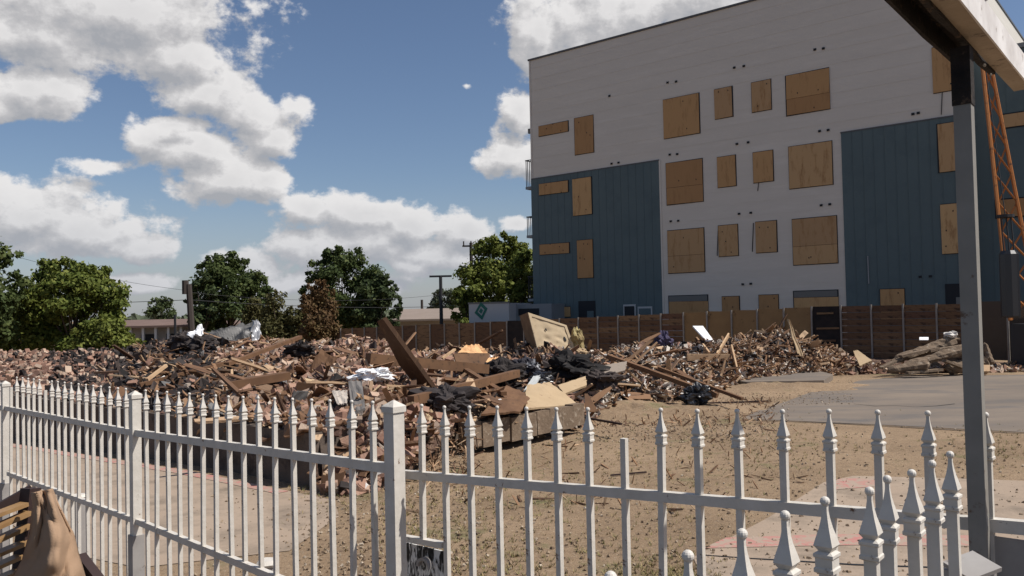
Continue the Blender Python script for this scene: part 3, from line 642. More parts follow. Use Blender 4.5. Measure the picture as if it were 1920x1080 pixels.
for (cu, cv, s) in ((.37, .40, .045), (.82, .62, .06)):
    b = MB(); q = [ins(cu + s * .5 * math.cos(k), cv + s * (1.6 if s > .05 else 1) * math.sin(k), .028) for k in np.linspace(0, 5.4, 7)]; q2 = [p - nf * .012 for p in q]
    b.add(q + q2, [tuple(range(7))] + [(i, (i + 1) % 7, 7 + (i + 1) % 7, 7 + i) for i in range(7)]); link('torn_hole', b.mesh(), M_dark, box)
crumple('foam_stuffing', 'yellowish foam spilling out beside the beige upholstered box', 'foam', at(1082, 640, 20.0), (.16, .18, .27), mat('yellow_foam', (.36, .30, .14), .95, var=(.18, .12, .06), vscale=5), 3, amp=.6)
crumple('foam_stuffing', 'tan foam lump low at the right foot of the beige box', 'foam', at(1085, 662, 19.5), (.2, .18, .12), M_tanbd, 4, amp=.5)
# other pieces one can pick out
at = on_pile
solid_quad('foam_sheet', 'orange foam slab with a pale torn top, right of the leaning board', 'foam', [at(872, 648, 17.4), at(898, 645, 17.6), at(918, 662, 17.2), at(858, 662, 17.0)], .12, M_insul, amp=.08, ragged=.25)
solid_quad('board', 'wide dark brown board on edge under the orange foam slab', 'board', [at(850, 663, 16.8), at(918, 662, 17.0), at(914, 690, 16.8), at(862, 694, 16.6)], .04, M_brownbd, ragged=.08)
solid_quad('foam_sheet', 'jagged orange foam sheet hanging over the end of the long brown beam', 'foam', [at(915, 672, 16.2), at(934, 668, 16.4), at(932, 690, 16.0), at(900, 702, 15.6)], .03, M_insul, amp=.05, ragged=.4)
bar_thing('timber_beam', 'long brown beam lying level across the rubble behind the leaning board', 'beam', at(690, 672, 15.6), at(912, 692, 15.4), .16, .17, M_brownbd)
bar_thing('timber_beam', 'dark beam lying low across the rubble just right of the leaning board foot', 'beam', at(770, 752, 13.1), at(970, 700, 14.6), .10, .13, M_brownbd)
bar_thing('timber_beam', 'long thin pole rising out of the left timber heap against the fence', 'beam', at(425, 683, 17.5), at(563, 632, 18.6), .10, .07, M_brownbd)
bar_thing('timber_beam', 'long brown beam crossing the left timber heap', 'beam', at(262, 722, 15.0), at(420, 682, 16.5), .10, .07, M_brownbd)
bar_thing('timber_beam', 'wide dark brown board lying flat at the front of the left timber heap', 'beam', at(430, 722, 12.8), at(540, 704, 13.2), .26, .12, M_brownbd)
bar_thing('timber_beam', 'pale stick poking up in the dark debris on the left', 'stick', at(276, 712, 13.8), at(312, 685, 14.2), .05, .05, M_lightwood)
bar_thing('timber_beam', 'pale thin lath lying on top of the left timber heap', 'stick', at(322, 694, 15.4), at(360, 682, 15.6), .04, .04, M_lightwood)
bar_thing('timber_beam', 'long grey-brown beam slanting down right in front of the right pile', 'beam', at(1140, 668, 17.6), at(1345, 742, 16.8), .15, .09, M_brownbd)
bar_thing('timber_beam', 'thin dark pole slanting down to the dirt at the right end of the rubble', 'beam', at(1235, 690, 17.8), at(1392, 748, 17.0), .06, .06, M_brownbd)
bar_thing('timber_beam', 'short dark stick lying on the dirt past the foundation beam', 'stick', at(1090, 782, 14.6), at(1165, 795, 14.4), .035, .03, M_slatdark)
bar_thing('timber_beam', 'thin stick lying on the bare dirt in the middle of the lot', 'stick', onz(1145, 891, .02), onz(1212, 885, .02), .018, .018, M_slatdark)
bar_thing('timber_beam', 'long thin rod lying on the dirt before the dark bag', 'stick', onz(1322, 756, .02), onz(1440, 752, .02), .03, .03, M_slatdark)
bar_thing('timber_beam', 'pale rail lying on the dirt below the foundation beam', 'stick', onz(880, 826, .05), onz(940, 822, .05), .06, .05, M_pale)
bar_thing('timber_beam', 'brown timber leaning down right beside the jagged orange foam', 'beam', at(868, 690, 15.2), at(945, 738, 14.2), .09, .06, M_brownbd)
bar_thing('timber_beam', 'short pale lath leaning on the orange foam slab', 'stick', at(829, 672, 16.6), at(853, 655, 17), .05, .04, M_lightwood)
solid_quad('board', 'grey corrugated-looking board standing upright beside the white plastic heap', 'board', [at(653, 715, 12.2), at(678, 712, 12.3), at(685, 765, 11.8), at(660, 775, 11.7)], .03, M_greybd, amp=.04)
solid_quad('board', 'whitish tilted board left of the upright grey board', 'board', [at(622, 733, 12.0), at(651, 731, 12.1), at(650, 756, 11.8), at(632, 757, 11.7)], .02, M_pale, amp=.02, ragged=.15)
solid_quad('board', 'broad tan wallboard sheet lying sloped at the front of the rubble', 'board', [at(988, 722, 13.8), at(1030, 716, 14.2), at(1086, 758, 13.6), at(985, 766, 12.7)], .03, M_tanbd, amp=.03, ragged=.12)
solid_quad('board', 'dark brown board with a torn edge left of the broad tan sheet', 'board', [at(950, 722, 13.6), at(998, 742, 13.2), at(974, 772, 12.6), at(902, 776, 12.6)], .03, M_brownbd, amp=.03, ragged=.15)
solid_quad('board', 'pale grey-blue panel end above the broad tan sheet', 'board', [at(1000, 705, 14.6), at(1016, 703, 14.7), at(1004, 722, 14.2), at(982, 732, 14.0)], .03, mat('pale_blue_panel', (.42, .43, .42), .7), amp=.01)
solid_quad('board', 'tan board tilted above the dirt right of the broad tan sheet', 'board', [at(1046, 722, 14.6), at(1098, 705, 15.2), at(1100, 722, 14.9), at(1058, 738, 14.3)], .04, M_tanbd, ragged=.1)
solid_quad('board', 'pale painted board with flaking surface above the middle debris', 'board', [at(1124, 686, 16.8), at(1176, 677, 17.2), at(1172, 694, 16.8), at(1130, 706, 16.4)], .03, M_pale, ragged=.12)
solid_quad('board', 'small triangular grey board standing on the dirt by the foundation edge', 'board', [at(1096, 738, 14.4), at(1102, 738, 14.4), at(1122, 772, 14.2), at(1098, 772, 14.2)], .03, M_brownbd)
solid_quad('white_panel', 'bright white panel sticking up from the pile before the tan fence', 'panel', [at(1299, 611, 23.4), at(1318, 611, 23.5), at(1337, 637, 23.0), at(1324, 638, 22.9)], .04, M_whitecloth, amp=.0)
bar_thing('timber_beam', 'light new-looking board lying level at the front of the right pile', 'beam', at(1288, 670, 21.6), at(1368, 670, 21.4), .10, .17, M_lightwood)
bar_thing('timber_beam', 'light board standing upright at the right end of the level board', 'beam', at(1371, 650, 21.5), at(1382, 696, 21.2), .16, .04, M_lightwood, (1, 0, 0))
bar_thing('timber_beam', 'light splintered plank rising right above the level board', 'beam', at(1344, 665, 22), at(1366, 628, 22.4), .12, .04, M_lightwood, (1, 0, 0))
bar_thing('timber_beam', 'short light stub leaning left above the level board', 'beam', at(1318, 648, 22), at(1330, 664, 21.8), .12, .04, M_lightwood, (1, 0, 0))
solid_quad('board', 'pointed pale splinter board standing highest near the burnt fence panel', 'board', [at(1477, 598, 23.8), at(1480, 600, 23.8), at(1508, 672, 23.2), at(1495, 662, 23.2)], .04, M_tanbd, amp=.05)
solid_quad('board', 'pointed tan slab lying between the right pile and the muddy concrete', 'board', [at(1600, 658, 23.6), at(1608, 656, 23.6), at(1635, 676, 23.2), at(1612, 686, 23.0)], .05, M_tanbd, ragged=.2)
solid_quad('board', 'dark flat board leaning in the middle of the right pile', 'board', [at(1452, 640, 23.8), at(1476, 632, 24), at(1500, 680, 23.2), at(1478, 670, 23.2)], .03, M_charw)
crumple('plastic_heap', 'crumpled bright white plastic lying on the bricks left of the leaning board', 'plastic sheet', at(700, 703, 12.9), (.28, .2, .09), M_whitecloth, 1, 40, .6)
crumple('cloth_heap', 'white and black cloth bundle in the charred debris before the beige box', 'cloth', at(985, 690, 16.2), (.30, .22, .16), M_blackcloth, 2, 40, .6)
crumple('plastic_bag', 'black plastic bag lying at the right foot of the rubble', 'bag', at(1305, 742, 17.0), (.30, .25, .17), M_blackbag, 5, 40, .6)
crumple('plastic_bag', 'small black plastic bag beside the upright blue scrap', 'bag', at(1015, 712, 14.8), (.2, .2, .13), M_blackbag, 7, 34, .6)
crumple('cloth_heap', 'purple-blue cloth tangle left of the white panel', 'cloth', at(1244, 640, 22.6), (.22, .2, .2), mat('purple_cloth', (.065, .055, .10), .9), 6, 30, .7)
for k, (px, py, Y, sz, lb) in enumerate([(940, 700, 15.6, .35, 'left of the white and black cloth bundle'), (1075, 690, 16.4, .4, 'under the beige upholstered box'), (380, 646, 22.5, .38, 'under the crumpled sheet metal'), (345, 640, 23.0, .36, 'at the left foot of the crumpled sheet metal'), (840, 752, 13.0, .35, 'right of the leaning board foot'), (1130, 712, 16.0, .3, 'above the tan tilted board'),(560, 655, 19, .3, 'near the pole against the fence')]):
    crumple('burnt_heap', 'dark burnt lump of melted material ' + lb, 'burnt debris', at(px, py, Y), (sz, sz * .7, sz * .5), M_charw, 10 + k, 36, .8)
at = at_free
# crumpled sheet metal and white scrap on the left skyline
solid_quad('sheet_metal', 'bright white torn sheet on the left skyline of the rubble', 'sheet metal', [at(350, 628, 21.6), at(378, 607, 21.8), at(381, 625, 21.6), at(370, 636, 21.4)], .03, M_whitecloth, amp=.08, ragged=.2)
solid_quad('sheet_metal', 'long grey crumpled metal sheet draped over the left skyline of the rubble', 'sheet metal', [at(384, 622, 22.4), at(478, 600, 22.8), at(470, 638, 22.0), at(400, 640, 21.8)], .02, M_tarp, amp=.24, ragged=.2, div=18)
solid_quad('sheet_metal', 'upright silver metal flap right of the long crumpled sheet', 'sheet metal', [at(474, 600, 22.4), at(484, 602, 22.6), at(494, 640, 22.3), at(470, 645, 22.0)], .02, mat('silver_sheet', (.42, .42, .43), .4, metal=.4, var=(.25, .25, .26), vscale=4), amp=.14, ragged=.15, div=10)
solid_quad('sheet_metal', 'dark flattened duct lying below the crumpled metal sheet', 'sheet metal', [at(330, 625, 22.8), at(362, 622, 22.8), at(372, 650, 22.2), at(325, 660, 22.0)], .1, M_charw, amp=.3, ragged=.3, div=10)
bar_thing('metal_pole', 'thin dark metal rod standing up left of the white torn sheet', 'rod', at(328, 590, 24), at(329, 645, 24), .05, .05, M_steel, (1, 0, 0))
# muddy concrete logs on the right
def log_thing(lab, a, c, ra, rb, seed):
    a = Vector(a); c = Vector(c); d = (c - a).normalized(); x = d.orthogonal().normalized(); y = d.cross(x); n1, n2 = 22, 12; vs = []; b = MB()
    for u in range(n1 + 1):
        s = u / n1; r = ra + (rb - ra) * s; e = min(1, 6 * s + .35, 6 * (1 - s) + .45)
        for v in range(n2):
            ph = 2 * PI * v / n2; dd = x * math.cos(ph) + y * math.sin(ph); k = .86 / max(abs(math.cos(ph)), abs(math.sin(ph)))
            p = a.lerp(c, s) + dd * r * e * k; nn = noise.cell(p * 2.2 + Vector((seed, 0, 0))) * .22 - .1 + noise.noise(p * 9 + Vector((seed, 5, 0))) * .22
            vs.append(p + dd * r * nn)
    fs = [(u * n2 + v, (u + 1) * n2 + v, (u + 1) * n2 + (v + 1) % n2, u * n2 + (v + 1) % n2) for u in range(n1) for v in range(n2)] + [tuple(range(n2)), tuple(range(n1 * n2 + n2 - 1, n1 * n2 - 1, -1))]
    return thing('concrete_beam', lab, 'broken concrete', 'broken concrete beams beside the driveway', (0, 0, 0), b.add(vs, fs).mesh('concrete_beam'), M_mud)
log_thing('top muddy concrete beam of the heap, rising steeply to the right', at(1672, 678, 22.6), at(1795, 636, 23.0), .13, .22, 1)
log_thing('second muddy concrete beam, smooth and below the top one', at(1690, 686, 22.2), at(1830, 650, 22.4), .10, .20, 2)
log_thing('low muddy concrete beam at the left foot of the heap', at(1665, 694, 21.9), at(1742, 684, 21.8), .13, .16, 3)
log_thing('squat muddy concrete beam half hidden behind the grey post', at(1775, 690, 22.3), at(1850, 682, 22.5), .22, .22, 4)
log_thing('broken concrete slab standing on end just right of the grey post', at(1846, 642, 22.6), at(1858, 684, 22.4), .11, .13, 5)
for k_, (xa, ya, xb, yb, Yk) in enumerate([(1688, 668, 1758, 652, 22.3), (1700, 699, 1765, 693, 21.7), (1742, 658, 1806, 648, 22.4), (1652, 690, 1690, 672, 22.2), (1770, 676, 1808, 690, 21.9)]):
    bar_thing('broken_timber', 'muddy flat timber ' + ('across the upper face', 'at the lower left foot', 'against the middle', 'at the left tip', 'leaning at the right foot')[k_] + ' of the concrete beam heap', 'timber', at(xa, ya, Yk), at(xb, yb, Yk + .2), .16, .06, M_mud)
crumple('concrete_chunk', 'clod of earth on top of the highest muddy concrete beam', 'rubble chunk', at(1782, 628, 22.9), (.16, .14, .1), M_pale, 21, 20, .5)
solid_quad('board', 'short white strip resting above the muddy concrete beams', 'board', [at(1724, 632, 23), at(1741, 632, 23), at(1741, 637, 22.9), at(1724, 637, 22.9)], .03, M_whitecloth)
solid_quad('crate_piece', 'small yellowish block at the foot of the grey post beyond the driveway', 'block', [at(1836, 684, 22), at(1856, 684, 22), at(1856, 696, 21.9), at(1836, 696, 21.9)], .2, M_lightwood)

# ------------------------------------------------------------------ brown board fence behind the rubble
NFW = 30.55
def fence_t(px): 
    p = onplane(px, 600, TN(0, NFW, 0), DN); return tn(p)[0]
tw = thing('board_fence', 'long brown board fence with grey metal posts between the rubble and the apartment block', 'fence')
sp = 1.05; tR = fence_t(1757) ; k0, k1 = -6, 46
bm_board = {}
for k in range(k0, k1):
    t0 = tR + k * sp; pt = TN(t0, NFW, 0); z0 = gz(pt.x, pt.y); H = 1.90 + .02 * noise.noise(Vector((k, 0, 0)))
    px = proj((pt.x, pt.y, z0 + 1.8))[0]
    if px > 1850:    # plain stretch to the right
        b = MB().box(TN(t0 + sp / 2, NFW, z0 + H / 2 + .06), (sp - .004, .03, H), MT); link('board_panel', b.mesh(), mat('plain_brown_panel', (.10, .075, .055), .9, var=(.085, .062, .045), vscale=2) if k == k0 else bpy.data.materials['plain_brown_panel'], tw); continue
    pm = proj(TN(t0 + sp / 2, NFW, z0 + 1.5))[0]
    H2 = H
    if 1300 < pm < 1523: 
        link('board_panel', MB().box(TN(t0 + sp / 2, NFW + random.uniform(-.01, .01), z0 + H2 / 2), (sp - .05, .02, H2), MT @ rotm(0, random.uniform(-.01, .01), 0)).mesh(), M_fencel, tw)
    elif 1523 < pm < 1583 or 950 < pm < 1000:
        link('board_panel', MB().box(TN(t0 + sp / 2, NFW, z0 + H2 / 2), (sp - .04, .02, H2), MT).mesh(), M_fenceb, tw)
        if pm > 1500:
            for q in (.35, .8, 1.35): link('plank', MB().box(TN(t0 + sp / 2 + random.uniform(-.1, .1), NFW - .03, z0 + q + .3), (sp * random.uniform(.4, .8), .02, .07), MT @ rotm(0, .02, 0), random.random()).mesh(), M_fencew, tw)
    elif pm > 1583 or 1000 <= pm <= 1300:
        nb = 8
        for q in range(nb):
            hh = H2 / nb
            if ('b', nb) not in bm_board: bm_board[('b', nb)] = MB().box((0, 0, 0), (sp - .04, .022, hh - .014)).mesh('plank')
            o = link('plank', bm_board[('b', nb)], M_fencew, tw); o.location = TN(t0 + sp / 2, NFW + random.uniform(-.006, .006), z0 + hh * (q + .5)); o.rotation_euler = (random.uniform(-.03, .03), random.uniform(-.006, .006), math.atan2(DT.y, DT.x))
    else:
        link('board_panel', MB().box(TN(t0 + sp / 2, NFW, z0 + H2 / 2), (sp - .04, .02, H2), MT, random.random()).mesh(), M_fencew, tw)
    if px < 1800 or k < k0 + 3:
        b = MB().box((0, 0, 0), (.055, .055, H + .06)); o = link('post', b.mesh(), M_galv, tw); o.location = TN(t0, NFW - .045, z0 + (H + .06) / 2 - .02); o.rotation_euler = (0, 0, math.atan2(DT.y, DT.x))
# chain link stretch at the far right edge
cl = thing('chain_link_panel', 'rusty chain link panel standing at the right end of the brown fence', 'fence panel')
P0 = at(1890, 610, 24.5); P1 = at(1990, 600, 24.5); Hc = 1.9; zb = -0.02; b = MB(); n = 26
wdt = (P1 - P0); wdt.z = 0; W_ = wdt.length; wdt.normalize(); P0 = Vector((P0.x, P0.y, zb))
for k in range(-26, 27):
    for sgn in (1, -1):
        a0 = k * .075 if sgn == 1 else k * .075
        pts = []
        s0, s1 = max(0, a0), min(W_, a0 + Hc)
        if sgn == 1 and s1 > s0: b.beam(P0 + wdt * s0 + Vector((0, 0, s0 - a0)), P0 + wdt * s1 + Vector((0, 0, s1 - a0)), .010, .010)
        if sgn == -1 and s1 > s0: b.beam(P0 + wdt * s0 + Vector((0, 0, Hc - (s0 - a0))), P0 + wdt * s1 + Vector((0, 0, Hc - (s1 - a0))), .010, .010)
o = link('wire_mesh', b.mesh(), M_steel, cl); o['kind'] = 'stuff'
link('post', MB().tube(P0, P0 + Vector((0, 0, Hc + .1)), .035).mesh(), M_galv, cl)
link('dark_sheet', MB().box(P0 + wdt * (W_ / 2) + Vector((0, .08, Hc / 2)), (W_, .01, Hc), Matrix((wdt, Vector((-wdt.y, wdt.x, 0)), Vector((0, 0, 1)))).transposed()).mesh(), M_fencew, cl)

# ------------------------------------------------------------------ apartment block
NB = 35.4
def uvB(px, py, nn=NB):
    p = onplane(px, py, TN(0, nn, 0), DN); return tn(p)[0], p.z
tL = uvB(997, 340)[0]; ztop = (uvB(1000, 112)[1] + uvB(1400, 6)[1]) / 2; tE = uvB(1812, 300)[0]
zblue = (uvB(1010, 337)[1] + uvB(1230, 304)[1] + uvB(1600, 244)[1] + uvB(1790, 216)[1]) / 4
tb1 = uvB(1238, 400)[0]; tb2 = uvB(1582, 400)[0]; zb = -1.6; DB = 17
apt = thing('apartment_building', 'white and blue four storey apartment block with plywood over its windows', 'building')
def wallbox(name, ta, tb, z0, z1, n0, n1, m, par=None): 
    b = MB().box(TN((ta + tb) / 2, (n0 + n1) / 2, (z0 + z1) / 2), (abs(ta - tb), n1 - n0, z1 - z0), MT); return link(name, b.mesh(), m, par or apt)
wallbox('wall', tL, tE, zb, ztop, NB, NB + DB, M_wallw)
def wingz(): return uvB(1900, 92, NB + 1.2)[1]
wallbox('blue_cladding', tL - .0 + .012, tb1, zb, zblue, NB - .035, NB - .002, M_wallb)
wallbox('blue_cladding', tb2, tE - .012, zb, zblue, NB - .035, NB - .002, M_wallb)
wallbox('blue_side_cladding', tL + .002, tL + .03, zb, zblue, NB - .034, NB + DB, M_wallb)
wallbox('coping', tL + .06, tE - .04, ztop + .002, ztop + .09, NB - .06, NB + DB, M_coping)
wing = wallbox('wing_wall', tE - .01, tE - 26, zb, wingz(), NB + 1.2, NB + DB, M_wallb)
wallbox('wing_parapet', tE - .012, tE - 26, wingz() + .002, wingz() + .18, NB + 1.15, NB + 1.6, M_contg)
wallbox('roof_unit', uvB(1911, 80)[0], uvB(1960, 80)[0], wingz() + .18, wingz() + 1.6, NB + 2.0, NB + 4, M_contg)
wallbox('flashing', tL - .01, tb1 - .02, zblue + .002, zblue + .05, NB - .055, NB - .002, M_coping)
wallbox('flashing', tb2 + .02, tE + .02, zblue + .002, zblue + .05, NB - .055, NB - .002, M_coping)
wallbox('corner_trim', tL + .004, tL - .09, zblue + .06, ztop - .01, NB - .03, NB - .004, M_wallw)
wallbox('corner_trim', tb1 - .004, tb1 - .09, zb, zblue, NB - .03, NB - .004, M_wallw)
# thin battens of the blue cladding
bt = {}
def battens(ta, tb, z0, z1, nn, step=.42, skip=()):
    key = round(z1 - z0, 3)
    if key not in bt: bt[key] = MB().box((0, 0, 0), (.022, .008, z1 - z0)).mesh('batten')
    k = int(abs(ta - tb) / step)
    for i in range(1, k):
        t = ta + (tb - ta) * i / k
        o = link('batten', bt[key], M_wallb, apt); o.location = TN(t, nn - .007, (z0 + z1) / 2); o.rotation_euler = (0, 0, math.atan2(DT.y, DT.x))
battens(tL, tb1, zb, zblue - .01, NB - .035); battens(tb2, tE, zb, zblue - .01, NB - .035); battens(tE, tE - 12, zb, wingz(), NB + 1.2, .6)
# lap courses of the white siding, wide enough to show as fine ledges
def course(ta, tb, z):
    o = link('siding_course', MB().box((0, 0, 0), (abs(ta - tb), .006, .007)).mesh(), M_wallw, apt); o.location = TN((ta + tb) / 2, NB - .005, z); o.rotation_euler = (0, 0, math.atan2(DT.y, DT.x))
z = zblue + .5
while z < ztop - .2: course(tL - .05, tE + .05, z); z += .62
z = -.8
while z < zblue: course(tb1 - .02, tb2 + .02, z); z += .62
WIN = [(1011, 1066, 232, 251), (1078, 1113, 219, 288), (1245, 1312, 181, 255), (1341, 1374, 165, 221), (1410, 1446, 152, 208), (1474, 1555, 135, 211), (1750, 1811, 84, 170),
       (1013, 1067, 342, 363), (1076, 1111, 334, 403), (1250, 1318, 302, 381), (1346, 1380, 293, 350), (1413, 1450, 284, 341), (1480, 1561, 270, 350), (1759, 1811, 230, 321),
       (1014, 1069, 457, 476), (1084, 1113, 450, 521), (1253, 1321, 430, 511), (1348, 1384, 422, 480), (1418, 1457, 415, 473), (1487, 1570, 408, 495), (1767, 1811, 382, 475),
       (1016, 1070, 576, 594), (1255, 1328, 554, 612), (1355, 1387, 556, 600), (1424, 1460, 553, 600), (1489, 1572, 545, 600), (1652, 1697, 542, 600), (1087, 1117, 565, 620), (1775, 1811, 533, 600)]
for i, (x0, x1, y0, y1) in enumerate(WIN):
    xm = (x0 + x1) / 2; ym = (y0 + y1) / 2; ta = uvB(x0, ym)[0]; tb = uvB(x1, ym)[0]; z1 = uvB(xm, y0)[1]; z0 = uvB(xm, y1)[1]
    blue = (x1 < 1240 and y0 > 300) or (x0 > 1577 and y0 > 220)
    nf0 = NB - (.05 if blue else .012)
    wn = link('window', MB().box(TN((ta + tb) / 2, nf0, (z0 + z1) / 2), (abs(ta - tb) + .05, .024, z1 - z0 + .05), MT).mesh(), M_dark, apt)
    top = z1
    if x0 in (1255, 1489): 
        link('blind', MB().box(TN((ta + tb) / 2, nf0 - .018, z1 - .14), (abs(ta - tb) - .04, .012, .26), MT).mesh(), M_blind, wn); top = z1 - .28
    if x0 in (1087, 1775):
        link('blind', MB().box(TN(tb + (ta - tb) * .28, nf0 - .018, (z0 + z1) / 2 - .25), (abs(ta - tb) * .4, .012, z1 - z0 - .5), MT).mesh(), M_wallb if x0 == 1087 else M_blind, wn); continue
    dx = random.uniform(-.03, .03)
    wv = abs(ta - tb); tilt = random.uniform(-.012, .012)
    if wv > 1.3 and x0 in (1474, 1487, 1250, 1489, 1253):
        h1 = (top - z0) * .40
        link('plywood_board', MB().box(TN((ta + tb) / 2 + dx, nf0 - .024, z0 + h1 / 2), (wv, .02, h1 - .012), MT @ rotm(0, tilt, 0), random.random()).mesh(), M_ply, wn)
        link('plywood_board', MB().box(TN((ta + tb) / 2 + dx, nf0 - .03, z0 + h1 + (top - z0 - h1) / 2), (wv, .02, top - z0 - h1 - .012), MT @ rotm(0, tilt, 0), random.random()).mesh(), M_ply, wn)
    else: link('plywood_board', MB().box(TN((ta + tb) / 2 + dx, nf0 - .024, (z0 + top) / 2), (wv, .02, top - z0), MT @ rotm(0, tilt, 0), random.random()).mesh(), M_ply, wn)
    b = MB()
    for _ in range(random.choice((0, 2, 3, 4))): b.box(TN(min(ta, tb) + wv * random.uniform(.15, .85), nf0 - .045, z0 + (top - z0) * random.choice((.12, .85, .5)) + random.uniform(-.1, .1)), (.035, .012, .06), MT)
    if b.v: o = link('scorch_marks', b.mesh(), M_dark, wn); o['kind'] = 'stuff'
for (x0, x1, y0, y1) in [(1880, 1990, 212, 238), (1868, 1990, 372, 406)]:
    nn = NB + 1.2; ta, zt = uvB(x0, y0 + 4, nn); tb, _ = uvB(x1, y0, nn); z0 = uvB(x0, y1 + 2, nn)[1]
    wn = link('window', MB().box(TN((ta + tb) / 2, nn - .012, (z0 + zt) / 2), (abs(ta - tb) + .1, .024, zt - z0 + .1), MT).mesh(), M_dark, apt)
    link('plywood_board', MB().box(TN((ta + tb) / 2, nn - .036, (z0 + zt) / 2), (abs(ta - tb), .02, zt - z0), MT, .6).mesh(), M_ply, wn)
vm_ = MB().box((0, 0, 0), (.11, .05, .09)).mesh('wall_vent')
for (x, y) in [(1143, 180), (1252, 155), (1268, 153), (1377, 127), (1395, 124), (1528, 93), (1544, 91), (1147, 307), (1160, 305), (1256, 290), (1270, 289), (1382, 270), (1403, 267), (1537, 246), (1553, 244), (1258, 415), (1272, 414), (1386, 401), (1408, 399), (1540, 385), (1556, 383), (1726, 519), (1745, 518), (1712, 214), (1722, 212), (1393, 533), (1408, 532)]:
    t, z = uvB(x, y); o = link('wall_vent', vm_, M_dark, apt); o.location = TN(t, NB - .055 if x > 1700 and y > 300 else NB - .02, z); o.rotation_euler = (0, 0, math.atan2(DT.y, DT.x))
# scorch drips and a pale scrape
for (x, y0, y1, w_) in [(1423, 341, 358, .03), (1413, 418, 472, .045), (1347, 425, 480, .03), (1767, 172, 215, .03)]:
    a = uvB(x, y0); c = uvB(x - 2, y1); link('cable', MB().beam(TN(a[0], NB - .02, a[1]), TN(c[0], NB - .02, c[1]), w_, .02).mesh(), M_dark, apt)
a = uvB(1628, 480); c = uvB(1630, 532); link('downpipe', MB().beam(TN(a[0], NB - .06, a[1]), TN(c[0], NB - .06, c[1]), .045, .03).mesh(), mat('pale_pipe', (.30, .31, .32)), apt)
# white framed openings low on the blue wall
for (x0, x1, y0, y1, m) in [(1170, 1193, 571, 600, M_dark), (1197, 1224, 575, 600, M_wallb)]:
    ta, z1 = uvB(x0, y0); tb, _ = uvB(x1, y0); z0 = uvB(x0, y1)[1]
    fr = link('window_frame', MB().box(TN((ta + tb) / 2, NB - .06, (z0 + z1) / 2), (abs(ta - tb), .03, z1 - z0), MT).mesh(), mat('white_frame', (.42, .43, .43)) if m is M_dark else bpy.data.materials['white_frame'], apt)
    link('pane', MB().box(TN((ta + tb) / 2, NB - .08, (z0 + z1) / 2 - .03), (abs(ta - tb) - .14, .02, z1 - z0 - .12), MT).mesh(), m, fr)
# balconies on the left side
for (yt, yb) in [(298, 348), (405, 440), (518, 560)]:
    pz1 = uvB(1000, yt)[1]; pz0 = uvB(1000, yb)[1]
    bal = link('balcony', MB().box(TN(tL + .27, NB + 1.2, pz0 - .07), (.5, 2.2, .14), MT).mesh(), M_contg, apt)
    for q in range(8):
        for tt in (tL + .49,): link('baluster', MB().box(TN(tt, NB + .15 + q * .3, (pz0 + pz1) / 2), (.03, .03, pz1 - pz0), MT).mesh(), M_steel, bal)
    for q in (.12, .36): link('baluster', MB().box(TN(tL + q, NB + .12, (pz0 + pz1) / 2), (.03, .03, pz1 - pz0), MT).mesh(), M_steel, bal)
    link('handrail', MB().box(TN(tL + .28, NB + .12, pz1), (.48, .04, .05), MT).box(TN(tL + .49, NB + 1.2, pz1), (.04, 2.2, .05), MT).mesh(), M_steel, bal)
z = uvB(998, 243)[1]; link('exhaust_hood', MB().box(TN(tL + .16, NB + .3, z), (.3, .3, .26), MT).mesh(), M_blind, apt)

# ------------------------------------------------------------------ containers, houses, poles
def rect_box(name, lab, cat, p_l, p_r, z0, z1, depth, m):
    a = Vector((p_l.x, p_l.y, 0)); c = Vector((p_r.x, p_r.y, 0)); d = (c - a); W_ = d.length; d.normalize(); nn = Vector((-d.y, d.x, 0))
    Mx = Matrix((d, nn, Vector((0, 0, 1)))).transposed(); root = thing(name, lab, cat); ctr = (a + c) / 2 + nn * depth / 2
    link('body', MB().box(ctr + Vector((0, 0, (z0 + z1) / 2)), (W_, depth, z1 - z0), Mx).mesh(), m, root)
    return root, Mx, a, d, nn, W_
pl_, pr_ = at(879, 570, 43.5), at(954, 570, 42.6)
root, Mx, a, d, nn, W_ = rect_box('storage_container', 'white storage container with a green diamond mark behind the brown fence', 'container', pl_, pr_, -1.2, pl_.z, 5, M_contw)
link('roof_edge', MB().box((a + d * W_ / 2) + Vector((0, 0, pl_.z + .03)) + nn * .03, (W_ + .08, .10, .09), Mx).mesh(), M_blind, root)
lg = at(902, 583, 43.0); b = MB(); cz = lg.z
pc_ = a + d * (W_ * .31) - nn * .02
def dia(s0): return [pc_ + d * (s0 * x) + Vector((0, 0, cz + s0 * 1.25 * y)) for x, y in ((0, 1), (1, .25), (.15, -1), (-1, -.2))]
o_, i_ = dia(.38), dia(.20); b.add(o_ + i_, [(k, (k + 1) % 4, 4 + (k + 1) % 4, 4 + k) for k in range(4)])
b.add([p - nn * .01 for p in dia(.12)], [(0, 1, 2, 3)]); link('diamond_mark', b.mesh(), M_green, root)
pl_, pr_ = at(960, 571, 43.6), at(1034, 571, 42.4)
root, Mx, a, d, nn, W_ = rect_box('storage_container', 'grey storage container with a long dark sign panel beside the white one', 'container', pl_, pr_, -1.2, pl_.z, 2.2, M_contg)
sg = at(992, 585, 43); link('sign_panel', MB().box(a + d * (W_ * .43) - nn * .02 + Vector((0, 0, sg.z)), (W_ * .52, .03, .36), Mx).mesh(), M_dark, root)

